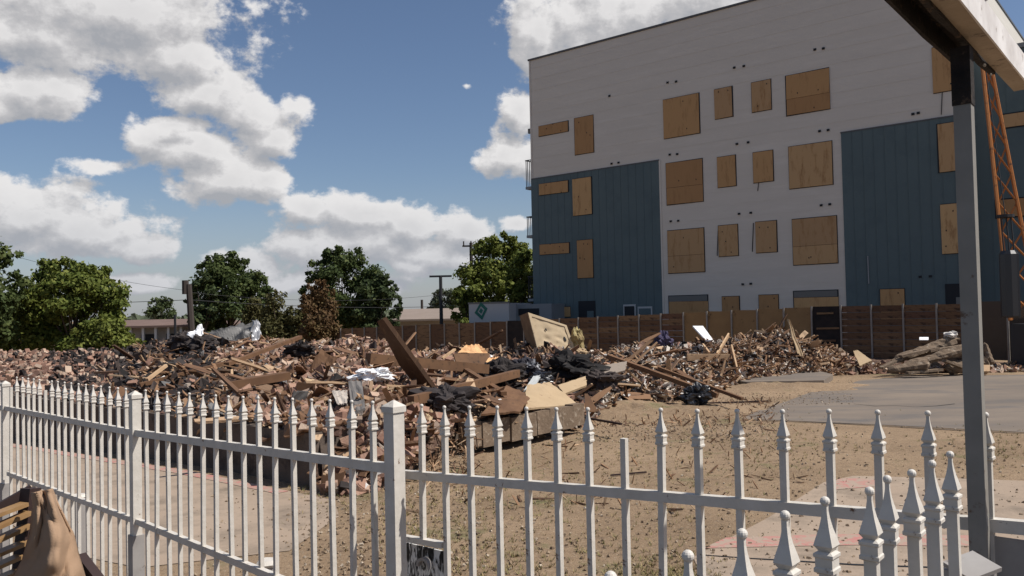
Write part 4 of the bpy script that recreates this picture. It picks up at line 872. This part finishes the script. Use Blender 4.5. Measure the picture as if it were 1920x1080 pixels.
def house(lab, px0, px1, Y, yr, ye, yb, wallm, roofm, posts=0, px_r=(0, 1)):
    a = at(px0, ye, Y); c = at(px1, ye, Y); r1 = at(px0 + (px1 - px0) * px_r[0], yr, Y + 4); r2 = at(px0 + (px1 - px0) * px_r[1], yr, Y + 4); zb_ = gz(a.x, a.y) - .3
    h = thing('house', lab, 'house')
    link('wall', MB().box(((a.x + c.x) / 2, Y + 4.3, (a.z + zb_) / 2), (c.x - a.x - .8, 7.0, a.z - zb_ - .02)).mesh(), wallm, h)
    ez = a.z; b = MB(); rz = r1.z; v = [(a.x, Y, ez), (c.x, Y, ez), (c.x, Y + 8.5, ez), (a.x, Y + 8.5, ez), (r1.x, Y + 4, rz), (r2.x, Y + 4, rz)]
    v2 = [(x, y, z + .15) for x, y, z in v]
    b.add(v2, [(0, 1, 5, 4), (2, 3, 4, 5), (1, 2, 5), (3, 0, 4)]); b.add([v[0], v[1], v[2], v[3]] + v2[:4], [(3, 2, 1, 0), (0, 1, 5, 4), (1, 2, 6, 5), (2, 3, 7, 6), (3, 0, 4, 7)])
    link('roof', b.mesh(), roofm, h)
    for k in range(posts):
        x = a.x + (c.x - a.x) * (k + .5) / posts; link('porch_post', MB().box((x, Y + .35, (ez + zb_) / 2), (.18, .18, ez - zb_)).mesh(), mat('porch_white', (.6, .6, .58)) if k == 0 and 'porch_white' not in bpy.data.materials else bpy.data.materials['porch_white'], h)
        if k % 2: link('window', MB().box((x + 1.2, Y + .77, ez - 1.0), (1.2, .06, 1.0)).mesh(), M_dark, h)
house('low brown roofed house with white porch posts beyond the left trees', 205, 420, 62, 604, 616, 645, M_cream, M_roofb, 9, (.08, .95))
house('low tan roofed house behind the light pole', 735, 905, 66, 583, 603, 620, M_cream, M_rooft, 0, (.12, .98))
house('dark roofed building far left behind the trees', -60, 90, 50, 640, 652, 665, M_cream, M_roofb, 0, (.1, .8))
# low far fence pieces left
pk = thing('picket_fence', 'short white picket fence seen far left over the bricks', 'fence')
for k in range(26):
    p = at(122 + k * 2.6, 672, 40); link('picket', MB().box((p.x, p.y, p.z + .05), (.05, .03, .55)).mesh(), M_whitecloth, pk)
p = at(122, 669, 40); q = at(189, 670, 40); link('rail', MB().beam(p + Vector((0, .04, .08)), q + Vector((0, .04, .08)), .04, .06).mesh(), M_whitecloth, pk)

def pole(lab, px, yt, yb, Y, r, lean=0, cross=None, cat='utility pole', m=None, name='utility_pole'):
    a = at(px, yt, Y); g = gz(a.x, a.y) - .3; root = thing(name, lab, cat, None, (a.x + lean, a.y, g))
    m = m or M_pole; link('shaft', MB().tube((0, 0, 0), (-lean, 0, a.z - g), r * 1.3, r).mesh(), m, root)
    for (dz, w_) in (cross or []): link('crossarm', MB().box((-lean, 0, a.z - g - dz), (w_, .12, .12)).mesh(), m, root)
    return root, Vector((a.x, a.y, a.z))
r1, pa = pole('thick leaning wooden pole before the dark tree', 354, 533, 620, 48, .17, lean=.25)
link('transformer', MB().tube((-.45, 0, 4.6), (-.45, 0, 5.4), .2).mesh(), M_pole, r1)
pole('tall dark light pole with a flat lamp head above the brown fence', 826, 518, 605, 52, .10, cat='light pole', m=M_steel, name='light_pole', cross=[(.0, 1.4)])
r2, pb = pole('wooden pole with one crossarm rising out of the yellow-green tree', 883, 455, 560, 62, .12, cross=[(.25, 1.3)])
for q in (-.55, 0, .55): link('insulator', MB().tube((q, 0, pb.z - r2.location.z - .2), (q, 0, pb.z - r2.location.z + .12), .05).mesh(), M_pole, r2)
pole('short thin pole beside the tan roofed house', 791, 562, 600, 80, .12)
r3, pc3 = pole('distant pole at the left edge beyond the trees', -420, 528, 640, 55, .15)
def wire(lab, a, c, sag, r=.02):
    b = MB(); n = 24; a = Vector(a); c = Vector(c); pts = [a.lerp(c, k / n) - Vector((0, 0, sag * 4 * (k / n) * (1 - k / n))) for k in range(n + 1)]
    for p, q in zip(pts[:-1], pts[1:]): b.tube(p, q, r, n=4)
    thing('power_line', lab, 'power line', 'power lines across the sky', (0, 0, 0), b.mesh(), M_steel)
wire('power line running from the leaning pole to the left edge', at(355, 562, 48), at(-430, 560, 55), .35, .022)
wire('thin power line running from the leaning pole behind the dark trees', at(355, 562, 48), at(883, 572, 62), .3)
wire('upper thin power line from the leaning pole to the crossarm pole', at(355, 548, 48), at(883, 545, 62), .6, .012)
wire('faint wire slanting down from the top left to the leaning pole', at(-60, 452, 55), at(354, 545, 48), .4, .012)

# ------------------------------------------------------------------ trees
def tree(lab, px, ytop, ybase, Y, wpx, key, nleaf=6000, leaf=.24, shape=(1, 1), clumps=26, seed=0, name='broadleaf_tree', group=None, up=0.0, trunk=.16, fill=.55, squash=.78):
    leaf *= 1.18; nleaf = int(nleaf * 1.35); r = random.Random(seed); s = F / Y; top = at(px, ytop, Y); bx = top.x; g = gz(bx, Y) - .2
    H = top.z - g; Wd = wpx / s / 2; cb_z = g + H * (.22 if up == 0 else .1); ch = (top.z - cb_z)
    root = thing(name, lab, 'tree' if name != 'shrub' else 'shrub', group, (bx, Y, g))
    b = MB(); b.tube((0, 0, 0), (.1, 0, H * .45), trunk * 1.3, trunk * .8, 8)
    cl_ = []
    for k in range(clumps):
        th = r.uniform(0, 2 * PI); v = r.uniform(-.95, .92); rad = math.sqrt(max(0, 1 - abs(v) ** 2.2)) * r.uniform(.35, .95)
        cx, cy, cz_ = Wd * rad * math.cos(th), Wd * .8 * rad * math.sin(th), cb_z - g + ch * (.5 + .42 * v)
        if up: cx *= (.35 + .65 * (cz_ / H))
        cr = Wd * r.uniform(.20, .42) * (1.0 if clumps < 30 else .85); cl_.append((cx, cy, cz_, cr))
        if k % 2 == 0: b.tube((.05, 0, H * .3), (cx * .9, cy * .9, cz_), trunk * .4, trunk * .12, 5)
    for k in range(clumps):                      # small sprigs that break the outline
        th = r.uniform(-PI * .1, PI * 1.1); ex = Wd * r.uniform(.85, 1.05) * math.cos(th); ez = cb_z - g + ch * (.5 + .5 * math.sin(th) * r.uniform(.85, 1.02))
        if up: ex *= (.35 + .65 * min(1, ez / H))
        cl_.append((ex, Wd * r.uniform(-.3, .3), ez, Wd * r.uniform(.06, .15)))
    # extremes so that the crown fills its outline
    for (ux, uz) in ((-.72, .35), (.72, .4), (-.5, .75), (.5, .72), (0, .93), (-.62, .15), (.62, .15), (.15, .6), (-.2, .45)): cl_.append((Wd * ux, Wd * .2 * r.uniform(-1, 1), cb_z - g + ch * uz * .93, Wd * r.uniform(.24, .34)))
    link('trunk', b.mesh(), M_bark, root)
    rg = np.random.default_rng(seed + 5); n = nleaf; wts = np.array([c[3] ** 1.75 for c in cl_]); wts /= wts.sum(); ci = rg.choice(len(cl_), n, p=wts); cc = np.array(cl_)[ci]
    d = rg.normal(size=(n, 3)); d /= np.linalg.norm(d, axis=1)[:, None]; rr = rg.uniform(0, 1, n) ** .42 * np.where(rg.uniform(0, 1, n) < .12, 1.3, 1.0)
    ctr = cc[:, :3] + d * (cc[:, 3] * rr * rg.uniform(.75, 1.18, n))[:, None] * np.array([1, 1, squash if up == 0 else 1.5])
    ctr[:, 2] = np.clip(ctr[:, 2], .15, H * 1.02)
    nn = d + rg.normal(size=(n, 3)) * .7 + np.array([0, 0, .4]); nn /= np.linalg.norm(nn, axis=1)[:, None]
    ax = np.cross(nn, rg.normal(size=(n, 3))); ax /= np.linalg.norm(ax, axis=1)[:, None] + 1e-9; ay = np.cross(nn, ax)
    sz = leaf * rg.uniform(.5, 1.25, n)[:, None]
    V = np.stack([ctr - ax * sz * .5, ctr - ay * sz * .32 + nn * sz * .06, ctr + ax * sz * .6, ctr + ay * sz * .32 + nn * sz * .1], 1).reshape(-1, 3)
    me = bpy.data.meshes.new('crown'); me.vertices.add(n * 4); me.vertices.foreach_set('co', V.reshape(-1).astype(np.float32)); me.loops.add(n * 4); me.loops.foreach_set('vertex_index', np.arange(n * 4, dtype=np.int32))
    me.polygons.add(n); me.polygons.foreach_set('loop_start', (np.arange(n) * 4).astype(np.int32)); me.polygons.foreach_set('loop_total', np.full(n, 4, np.int32))
    clt = np.array([r.random() for _ in cl_])[ci]; tint = np.clip(.5 * clt + .5 * rg.uniform(0, 1, n), 0, .999)
    a = me.attributes.new('tint', 'FLOAT', 'FACE'); a.data.foreach_set('value', tint.astype(np.float32)); me.update(); me.validate()
    link('crown', me, M_leaf[key], root)
tree('large bushy yellow-green tree filling the left side behind the bricks', 130, 487, 660, 42, 185, 'yellowgreen', 15000, .20, clumps=34, seed=1)
tree('tall tree cut off by the left edge of the view', -60, 415, 660, 40, 190, 'green', 9000, .2, clumps=26, seed=2)
tree('round tree between the cut off tree and the large yellow-green one', 50, 545, 660, 44, 130, 'yellowgreen', 9000, .2, seed=3)
tree('light green bush low at the right of the large yellow-green tree', 195, 598, 665, 38, 110, 'yellowgreen', 7000, .16, seed=4, name='shrub')
tree('second low green bush at the right end of the left tree group', 245, 625, 665, 40, 50, 'yellowgreen', 2500, .16, seed=14, name='shrub')
tree('small dark tree above the brown roofed house', 303, 556, 610, 75, 60, 'dark', 2200, .24, seed=5)
tree('dense round dark green tree behind the leaning pole', 428, 476, 620, 60, 138, 'green', 14000, .22, clumps=40, seed=6)
tree('tall thin part of a dark tree at the left of the dense round one', 378, 510, 620, 58, 62, 'dark', 4500, .22, seed=16)
tree('spiky olive and brown sapling left of the brown tree', 522, 546, 612, 50, 75, 'olive', 3800, .16, seed=7, up=1, clumps=18)
tree('low olive shrub right of the dense round tree', 480, 560, 612, 52, 60, 'olive', 3000, .16, seed=17, up=1, clumps=16, name='shrub')
tree('reddish brown tree with upright twigs before the large dark green tree', 598, 528, 610, 48, 78, 'brown', 6500, .15, seed=8, up=1, clumps=22)
tree('large dark green tree rising above the middle of the brown fence', 645, 467, 612, 62, 150, 'green', 13000, .24, clumps=40, seed=9)
tree('right lower part of the tree group above the brown fence', 708, 515, 612, 60, 88, 'dark', 6000, .24, clumps=24, seed=10)
tree('pale hazy tree behind the light pole', 835, 540, 600, 95, 60, 'hazy', 2600, .34, seed=11)
tree('tall yellow-green tree directly left of the apartment block', 935, 440, 600, 60, 140, 'yellowgreen', 13000, .24, clumps=38, seed=12)
tree('lower left part of the yellow-green tree above the white container', 878, 512, 600, 56, 68, 'yellowgreen', 4500, .22, seed=13)
tree('small yellow-green tree squeezed against the apartment wall', 980, 470, 600, 55, 60, 'yellowgreen', 4500, .22, seed=18)
tree('low olive shrub between the sapling and the brown tree', 558, 572, 612, 50, 56, 'olive', 3600, .16, seed=21, up=0, clumps=16, name='shrub')
tree('tangle of pale green brush left of the brown tree', 500, 575, 614, 53, 90, 'olive', 4500, .17, seed=22, clumps=18, name='shrub')
# far line of trees on the horizon
b = MB(); vs = []; nf_ = 240; rg = np.random.default_rng(3)
P = []; 
for k in range(9000):
    px = random.uniform(-500, 2400); Yd = random.uniform(150, 190); hgt = 3.0 + 2.2 * noise.noise(Vector((px * .012, 0, 0))) + 1.2 * noise.noise(Vector((px * .05, 2, 0)))
    P.append(((px - 960) / F * Yd, Yd, -1.4 + random.uniform(0, 1) ** .7 * max(.6, hgt)))
shards('far_treeline', 'far line of trees along the horizon', P, [(1.2, 1.2, .8)] * len(P), rand_rot(len(P), 1), [random.random() * .99 for _ in P], M_leaf['hazy'], .4, 'trees')

# ------------------------------------------------------------------ crane at the right
cr = thing('crane', 'orange lattice boom with a black hanging weight at the right edge', 'crane')
T0 = at(1852, 120, 25); T1 = at(1925, 600, 23.5); ax = (T1 - T0).normalized(); sx = Vector((1, .2, 0)).normalized(); sy = Vector((-.2, 1, 0))
def ch(k, s): 
    w_ = .20 + .34 * s; o3 = [sx * -w_, sx * w_ + sy * .1, sy * w_][k]; return T0.lerp(T1, s) + o3
for k in range(3): link('boom_chord', MB().tube(ch(k, -.12), ch(k, 1), .055, n=6).mesh(), M_orange, cr)
for q in range(9):
    s = q / 9
    for k in range(3): link('boom_brace', MB().tube(ch(k, s), ch((k + 1) % 3, s + .11), .028, n=5).mesh(), M_orange, cr)
Wp = at(1891, 470, 22.8); wz = Wp.z
link('weight', MB().lathe([(.22, -1.85), (.24, -1.8), (.24, -.1), (.18, 0)], 10, (Wp.x, Wp.y, wz)).mesh(), M_blackbag, cr)
link('weight_cap', MB().lathe([(.22, 0), (.22, .08)], 10, (Wp.x - .05, Wp.y, at(1888, 408, 22.8).z)).mesh(), M_steel, cr)
for q in (-.13, .02, .15): link('hanger_rod', MB().tube((Wp.x + q, Wp.y, wz), (Wp.x + q - .05, Wp.y, at(1888, 408, 22.8).z), .022, n=5).mesh(), M_steel, cr)
link('hoist_cable', MB().tube((Wp.x - .05, Wp.y, at(1888, 408, 22.8).z), at(1848, 130, 23.5), .014, n=5).mesh(), M_steel, cr)
link('base', MB().box(at(1935, 640, 23.5) + Vector((.3, 0, -.4)), (1.2, 1.0, 1.8)).mesh(), M_steel, cr)

# ------------------------------------------------------------------ white metal fence
def picket_mesh(name, H, bw=.019, finial=True):
    return MB().box((0, 0, -H / 2), (bw, bw, H)).mesh(name)
def finial_mesh(k=1.0):
    b = MB(); R4 = PI / 4; h = 1.4142 * k
    b.lathe([(.0115 * h, -.004), (.0150 * h, -.002), (.0150 * h, .003), (.0132 * h, .005), (.0132 * h, .017), (.0152 * h, .019), (.0152 * h, .023), (.0105 * h, .026)], 4, rot=R4)
    b.lathe([(.0085 * h, .026), (.0146 * h, .034), (.0118 * h, .044), (.0078 * h, .057), (.0050 * h, .070), (.0036 * h, .080), (.0036 * h, .089)], 4, rot=R4)
    n1, n2 = 12, 8; vs = []; r = .0076 * k
    for u in range(n2 + 1):
        for v in range(n1): th = PI * u / n2; ph = 2 * PI * v / n1; vs.append((r * math.sin(th) * math.cos(ph), r * math.sin(th) * math.sin(ph), .0935 + r * math.cos(th)))
    b.add(vs, [(u * n1 + v, (u + 1) * n1 + v, (u + 1) * n1 + (v + 1) % n1, u * n1 + (v + 1) % n1) for u in range(n2) for v in range(n1)])
    return b.mesh('finial')
FIN = finial_mesh(.9); FH = .1007
PK = {}
def picket(root, P, tip_z, yaw, bottom=.12, fin=True, lean=(0, 0), k=1.0):
    H = tip_z - FH * (1 if fin else 0) - bottom; key = round(H, 2)
    if key not in PK: PK[key] = MB().box((0, 0, -key / 2), (.0175, .0175, key)).mesh('picket')
    o = link('picket', PK[key], M_white, root); o.location = (P[0], P[1], tip_z - (FH if fin else 0)); o.rotation_euler = (lean[0], lean[1], yaw)
    if fin: f = link('finial', FIN, M_white, o); f.rotation_euler = (0, 0, random.gauss(0, .05)); f.scale = (random.uniform(.95, 1.05),) * 2 + (1,)
def fence_rail(root, A, B, h=.030, d=.024, name='rail'): return link(name, MB().beam(A, B, d, h).mesh(), M_white, root)
def plane_pt(px, py, A, B):
    d = (B - A); nrm = Vector((-d.y, d.x, 0)).normalized(); return onplane(px, py, A, nrm)
def post(root, px, ytop, A, B, w_=.047, sleeve_y=None, yaw=0, cap=True):
    p = plane_pt(px, ytop, A, B); o = link('post', MB().box((0, 0, -(p.z - .0) / 2 - .02), (w_, w_, p.z - .0)).mesh(), M_white, root); o.location = p; o.rotation_euler = (0, 0, yaw)
    if cap:
        c = link('post_cap', MB().lathe([(w_ * .85, -.028), (w_ * .85, -.008), (w_ * .72, -.004), (.004, .012)], 4, rot=PI / 4).mesh(), M_white, o)
    if sleeve_y:
        q = plane_pt(px, sleeve_y, A, B); s_ = link('sleeve', MB().box((0, 0, -(p.z - q.z) - q.z / 2), (w_ * 1.35, w_ * 1.35, q.z)).mesh(), M_postgrey, o)
    return p
# left run
def XY(px, s): return Vector(((px - 960) / s, F / s, 0))
A = XY(740, 545); B = XY(245, 351); Dl = (A - B).normalized(); B0 = B - Dl * 8
yawL = math.atan2(Dl.y, Dl.x)
fl = thing('metal_fence', 'left run of white spear-topped metal fence leading away from the square capped post', 'fence', 'white spear-topped metal fences')
xsL = [(31.5, 1), (42.5, 1), (52.8, 1), (63, 1), (74, 1), (85, 0), (97, 1), (108.5, 1), (121, 1), (133.5, 1), (147, 1), (161, 1), (174.5, 1), (189, 1), (205, 1), (221, 1), (236, 1),
       (273, 1), (294, 1), (313, 1), (335, 1), (355, 1), (380, 1), (404, 1), (428.5, 1), (455.5, 1), (484, 1), (514.5, 1), (548.5, 1), (584, 1), (618.5, 1), (659, 1), (698.5, 1), (21, 0), (-2, 1), (-14, 1), (-26, 1), (-40, 1)]
for x, fin in xsL:
    ty = np.interp(x, [31, 221, 273, 428, 698], [706, 726, 730, 741, 751]); ty += 0 if fin else 20
    p = plane_pt(x, ty, A, B); picket(fl, (p.x, p.y), p.z, yawL, .10, bool(fin), (random.gauss(0, .006), random.gauss(0, .009)))
ra = plane_pt(739, 879, A, B); rb = plane_pt(245, 810, A, B); rc = plane_pt(10, 765, A, B)
fence_rail(fl, ra, rb, .034); fence_rail(fl, rb, rc, .032); fence_rail(fl, rc, rc + (rc - rb) * .3, .032)
ma = plane_pt(470, 1064, A, B); mb = plane_pt(262, 979, A, B); mc = plane_pt(60, 904, A, B)
fence_rail(fl, ma + (ma - mb) * 1.0, mb, .030); fence_rail(fl, mb, mc, .028); fence_rail(fl, mc, mc + (mc - mb) * .3, .028)
post(fl, 253, 737, A, B, .046, 1001, yawL); post(fl, 10, 717, A, B, .046, 905, yawL)
pj = post(fl, 738, 757, A, B, .050, None, math.atan2(-.6388, .7694))
for (px, py) in ((125, 935), (472, 1063)):
    q = plane_pt(px, py, A, B); o = link('stub_post', MB().box((0, 0, -q.z / 2), (.06, .06, q.z)).mesh(), M_postgrey, fl); o.location = q + Vector((.05, .05, 0)); o.rotation_euler = (0, 0, yawL)
    c = link('stub_cap', MB().lathe([(.045, -.01), (.05, .0), (.038, .015)], 7).mesh(), M_white, o)
# right run with latch plate
A2 = XY(1102, 625); B2 = XY(1740, 824); Dr = (B2 - A2).normalized(); yawR = math.atan2(Dr.y, Dr.x)
fr = thing('metal_fence', 'right run of white spear-topped metal fence with the paint-splattered latch plate', 'fence', 'white spear-topped metal fences')
xsR = [(790, 757), (833, 760), (880, 760), (932, 760), (987, 762), (1043, 763), (1102, 763), (1170, 822), (1238, 764), (1307, 766), (1382, 766), (1467, 766.5), (1554, 766), (1645, 767.5), (1739, 769), (1848, 772), (1965, 775)]
for x, ty in xsR:
    p = plane_pt(x, ty, A2, B2)
    picket(fr, (p.x, p.y), p.z, yawR, .10 if x != 790 else plane_pt(790, 1012, A2, B2).z, x != 1170, (random.gauss(0, .003), random.gauss(0, .004)))
r1_ = plane_pt(748, 888, A2, B2); r2_ = plane_pt(1616, 963, A2, B2); r3_ = plane_pt(1800, 979, A2, B2); r4_ = plane_pt(2050, 1000, A2, B2)
fence_rail(fr, r1_, r2_, .028); fence_rail(fr, r2_, r4_, .028)
m1 = plane_pt(745, 1006, A2, B2); m2 = plane_pt(832, 1022, A2, B2); fence_rail(fr, m1, m2, .020)
c1 = plane_pt(748, 1016, A2, B2); c2 = plane_pt(830, 1120, A2, B2); W_ = (Vector((c2.x, c2.y, 0)) - Vector((c1.x, c1.y, 0))).length; ctr = (c1 + c2) / 2
MR = Matrix((Dr, Vector((-Dr.y, Dr.x, 0)), Vector((0, 0, 1)))).transposed()
pl = link('latch_plate', MB().box((0, 0, 0), (W_, .006, abs(c1.z - c2.z))).mesh(), M_splat, fr); pl.location = ctr + Vector((-Dr.y, Dr.x, 0)) * .012; pl.rotation_euler = (0, 0, yawR)
b = MB(); n1 = 14; vs = []
for i in range(n1):
    th = PI * i / (n1 - 1); 
    for rr_, dd in ((.034, 0), (.024, 0)): vs += [(rr_ * math.cos(th), -.02, rr_ * math.sin(th)), (rr_ * math.cos(th), .0, rr_ * math.sin(th))]
fs = []
for i in range(n1 - 1):
    a = i * 4; c = a + 4; fs += [(a, c, c + 1, a + 1), (a + 2, a + 3, c + 3, c + 2), (a, a + 2, c + 2, c), (a + 1, c + 1, c + 3, a + 3)]
lk = link('latch_guard', b.add(vs, fs).mesh(), M_postgrey, fr); lp = plane_pt(800, 1062, A2, B2); lk.location = lp; lk.rotation_euler = (0, 0, yawR)
sh1 = plane_pt(1846, 1003, A2, B2); sh2 = plane_pt(2050, 1400, A2, B2)
o = link('sheet_panel', MB().box((0, 0, 0), ((Vector((sh2.x, sh2.y, 0)) - Vector((sh1.x, sh1.y, 0))).length, .008, sh1.z - .2)).mesh(), M_postgrey, fr)
o.location = Vector(((sh1.x + sh2.x) / 2, (sh1.y + sh2.y) / 2, (sh1.z + .2) / 2)); o.rotation_euler = (0, 0, yawR)
# near run coming towards the camera
fn = thing('metal_fence', 'nearest run of white metal fence at lower right, with large spear tips', 'fence', 'white spear-topped metal fences')
near = [(1145, 1070), (1290, 1030), (1391, 990), (1472, 956), (1547, 930), (1630, 912), (1663, 890), (1710, 879), (1748, 862), (1782, 845)]
NPt = []
for x, y in near:
    d = ray(x, y); p = CAM + d * (-.265 / d.z); NPt.append(p)
na = NPt[0]; nb_ = NPt[-1]; yawN = math.atan2(nb_.y - na.y, nb_.x - na.x)
dn = (nb_ - na).normalized()
for p in NPt: picket(fn, (p.x, p.y), p.z, yawR, .10, True, (random.gauss(0, .004), random.gauss(0, .004)))
p0 = na - dn * .6; p0.z = 1.735; 
for k in range(1, 5): q = na - dn * .112 * k; picket(fn, (q.x, q.y), 1.735, yawR, .10)
for zz in (1.735 - .34, .35): fence_rail(fn, Vector((p0.x, p0.y, zz)), Vector((nb_.x, nb_.y, zz)) + dn * .1, .028)
# ------------------------------------------------------------------ awning post and beam
pp = XY(1819, 865)
yawP = math.atan2(-.6388, .7694)
ap = thing('awning', 'weathered white awning edge with a burnt channel carried on a square post at the right', 'awning')
zt = 2.56
zmid = onplane(1819, 190, pp, (0, 1, 0)).z
o = link('post', MB().box((0, 0, -zmid / 2), (.0345, .0345, zmid)).mesh(), M_postgrey, ap); o.location = (pp.x, pp.y, zmid); o.rotation_euler = (0, 0, yawP)
me = o.data; me.materials.clear(); me.materials.append(mat('old_white_post', (.25, .235, .21), .55, var=(.20, .19, .17), vscale=10, wear=(.12, .08, .055), wscale=18, wlim=(.62, .68)))
o = link('charred_post_top', MB().box((0, 0, (zt - zmid) / 2), (.038, .038, zt - zmid)).mesh(), M_char, ap); o.location = (pp.x, pp.y, zmid - .01); o.rotation_euler = (0, 0, yawP)
def QN(q, n, z): return TN(-q, n, z)
def strip(name, q0, q1, z0, z1, n0, n1, m, wob=.0):
    b = MB(); n = 26; vs = []
    for i in range(n + 1):
        nn_ = n0 + (n1 - n0) * i / n; e = wob * noise.noise(Vector((nn_ * 9, q0 * 30, z0 * 7))); e2 = wob * noise.noise(Vector((nn_ * 14, q0 * 30 + 7, z0 * 7)))
        vs += [QN(q0 + e, nn_, z0 + e2), QN(q1 + e2, nn_, z0), QN(q1 + e2, nn_, z1), QN(q0 + e, nn_, z1)]
    fs = [(i * 4 + k, i * 4 + (k + 1) % 4, (i + 1) * 4 + (k + 1) % 4, (i + 1) * 4 + k) for i in range(n) for k in range(4)] + [(3, 2, 1, 0), (n * 4, n * 4 + 1, n * 4 + 2, n * 4 + 3)]
    return link(name, b.add(vs, fs).mesh(), m, ap)
strip('channel_lip', -.430, -.422, zt, zt + .07, -1.2, 2.30, M_char, .006)
strip('channel_back', -.422, -.385, zt + .045, zt + .05, -1.2, 2.35, M_char, .0)
strip('channel_inner_lip', -.386, -.374, zt + .004, zt + .05, -1.2, 2.36, M_char, .008)
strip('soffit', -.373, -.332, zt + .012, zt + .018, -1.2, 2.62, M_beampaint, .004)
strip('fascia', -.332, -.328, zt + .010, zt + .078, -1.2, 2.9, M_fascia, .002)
strip('roof_sheet', -.44, -.325, zt + .079, zt + .085, -1.2, 2.0, M_coping)
for (px_, py_, r_) in ((1846, 122, .004), (1858, 140, .003), (1812, 128, .004)):
    q = at(px_, py_, 1.85); link('paint_flake', MB().lathe([(r_ * .5, -r_), (r_, 0), (r_ * .4, r_)], 5, q).mesh(), M_beampaint, ap)
q = at(1822, 1062, 1.5)
bx = thing('steel_box', 'grey steel box mounted at the foot of the post at lower right', 'box')
link('lid', MB().box((q.x, q.y, q.z - .0), (.075, .06, .008), rotm(.25, -.15, .35)).mesh(), M_postgrey, bx)
link('body', MB().box((q.x, q.y + .01, q.z - .15), (.07, .055, .28), rotm(0, 0, .35)).mesh(), M_postgrey, bx)
link('stand', MB().box((q.x, q.y + .01, (q.z - .28) / 2), (.03, .03, q.z - .28)).mesh(), M_postgrey, bx)

# ------------------------------------------------------------------ slatted chair back with tan fabric, bottom left
cb = thing('slatted_chair', 'broken dark wooden chair back with varnished slats at the lower left corner', 'chair')
Yc = 3.0
def sl(xa, ya, xb, yb, w_, m, nm='slat', Ya=Yc - .1, Yb=Yc + .1, th=.02): link(nm, MB().beam(at(xa, ya, Ya), at(xb, yb, Yb), th, w_, (0, 0, 1)).mesh(), m, cb)
for (xa, ya, xb, yb) in [(-60, 985, 46, 945), (-60, 1012, 54, 961), (-60, 1038, 54, 985), (-60, 1062, 52, 1015), (-60, 1086, 44, 1040), (-60, 1110, 44, 1066)]: sl(xa, ya, xb, yb, .014, M_slat, th=.045)
sl(-60, 990, 62, 920, .05, M_slatdark, 'top_rail', Yc + .02, Yc + .16)
sl(58, 915, 40, 1090, .05, M_slatdark, 'stile', Yc + .14, Yc + .10, .05)
a0_ = at(-60, 960, Yc - .12)
b = MB().box((a0_.x + .10, a0_.y + .22, .62), (.36, .02, .75), rotm(0, 0, .6)); link('back_panel', b.mesh(), M_slatdark, cb)
for dx_ in (-.05, .28): link('leg', MB().box((a0_.x + dx_, a0_.y + .1 + dx_ * .4, .48), (.04, .04, .96)).mesh(), M_slatdark, cb)
b = MB(); nu, nv = 34, 40; vs = []
Lx = [(58, 924), (62, 960), (58, 1000), (44, 1050), (22, 1090), (-10, 1180)]; Rx = [(98, 916), (112, 948), (134, 992), (144, 1035), (160, 1090), (180, 1180)]
for j in range(nv + 1):
    v = j / nv; s = v * 5; k = min(4, int(s)); f_k = s - k
    l = (Lx[k][0] * (1 - f_k) + Lx[k + 1][0] * f_k, Lx[k][1] * (1 - f_k) + Lx[k + 1][1] * f_k); r = (Rx[k][0] * (1 - f_k) + Rx[k + 1][0] * f_k, Rx[k][1] * (1 - f_k) + Rx[k + 1][1] * f_k)
    for i in range(nu + 1):
        u = i / nu; px = l[0] + (r[0] - l[0]) * u; py = l[1] + (r[1] - l[1]) * u
        bulge = -.15 * math.sin(PI * u) ** .9 * (.35 + .65 * min(1, v * 1.5))
        fold = .028 * math.sin(u * 15 + 5 * v + 2.5 * noise.noise(Vector((u * 2, v * 2.5, 0)))) * (1 - .45 * v) + .02 * noise.noise(Vector((u * 5 + v * 3, v * 6 - u * 2, 2))) + .010 * noise.noise(Vector((u * 12 + v * 6, v * 9, 5))) + .007 * abs(math.sin(u * 24 + 7 * v + 4 * noise.noise(Vector((u * 3, v * 3, 9))))) * (1 - .5 * v)
        p = at(px, py, Yc + .02 + bulge + fold); vs.append(p)
fs = [(j * (nu + 1) + i, j * (nu + 1) + i + 1, (j + 1) * (nu + 1) + i + 1, (j + 1) * (nu + 1) + i) for j in range(nv) for i in range(nu)]
cloth = thing('fabric_cover', 'tan fabric cover hanging in folds over the end of the broken slatted chair', 'fabric', None, (0, 0, 0), b.add(vs, fs).mesh('fabric', True), M_fabric)
sm_ = cloth.modifiers.new('thickness', 'SOLIDIFY'); sm_.thickness = .006
bar_thing('timber_beam', 'dark wooden bar poking out at the right foot of the tan fabric', 'stick', at(150, 1045, 3.1), at(200, 1110, 3.0), .035, .035, M_slatdark)
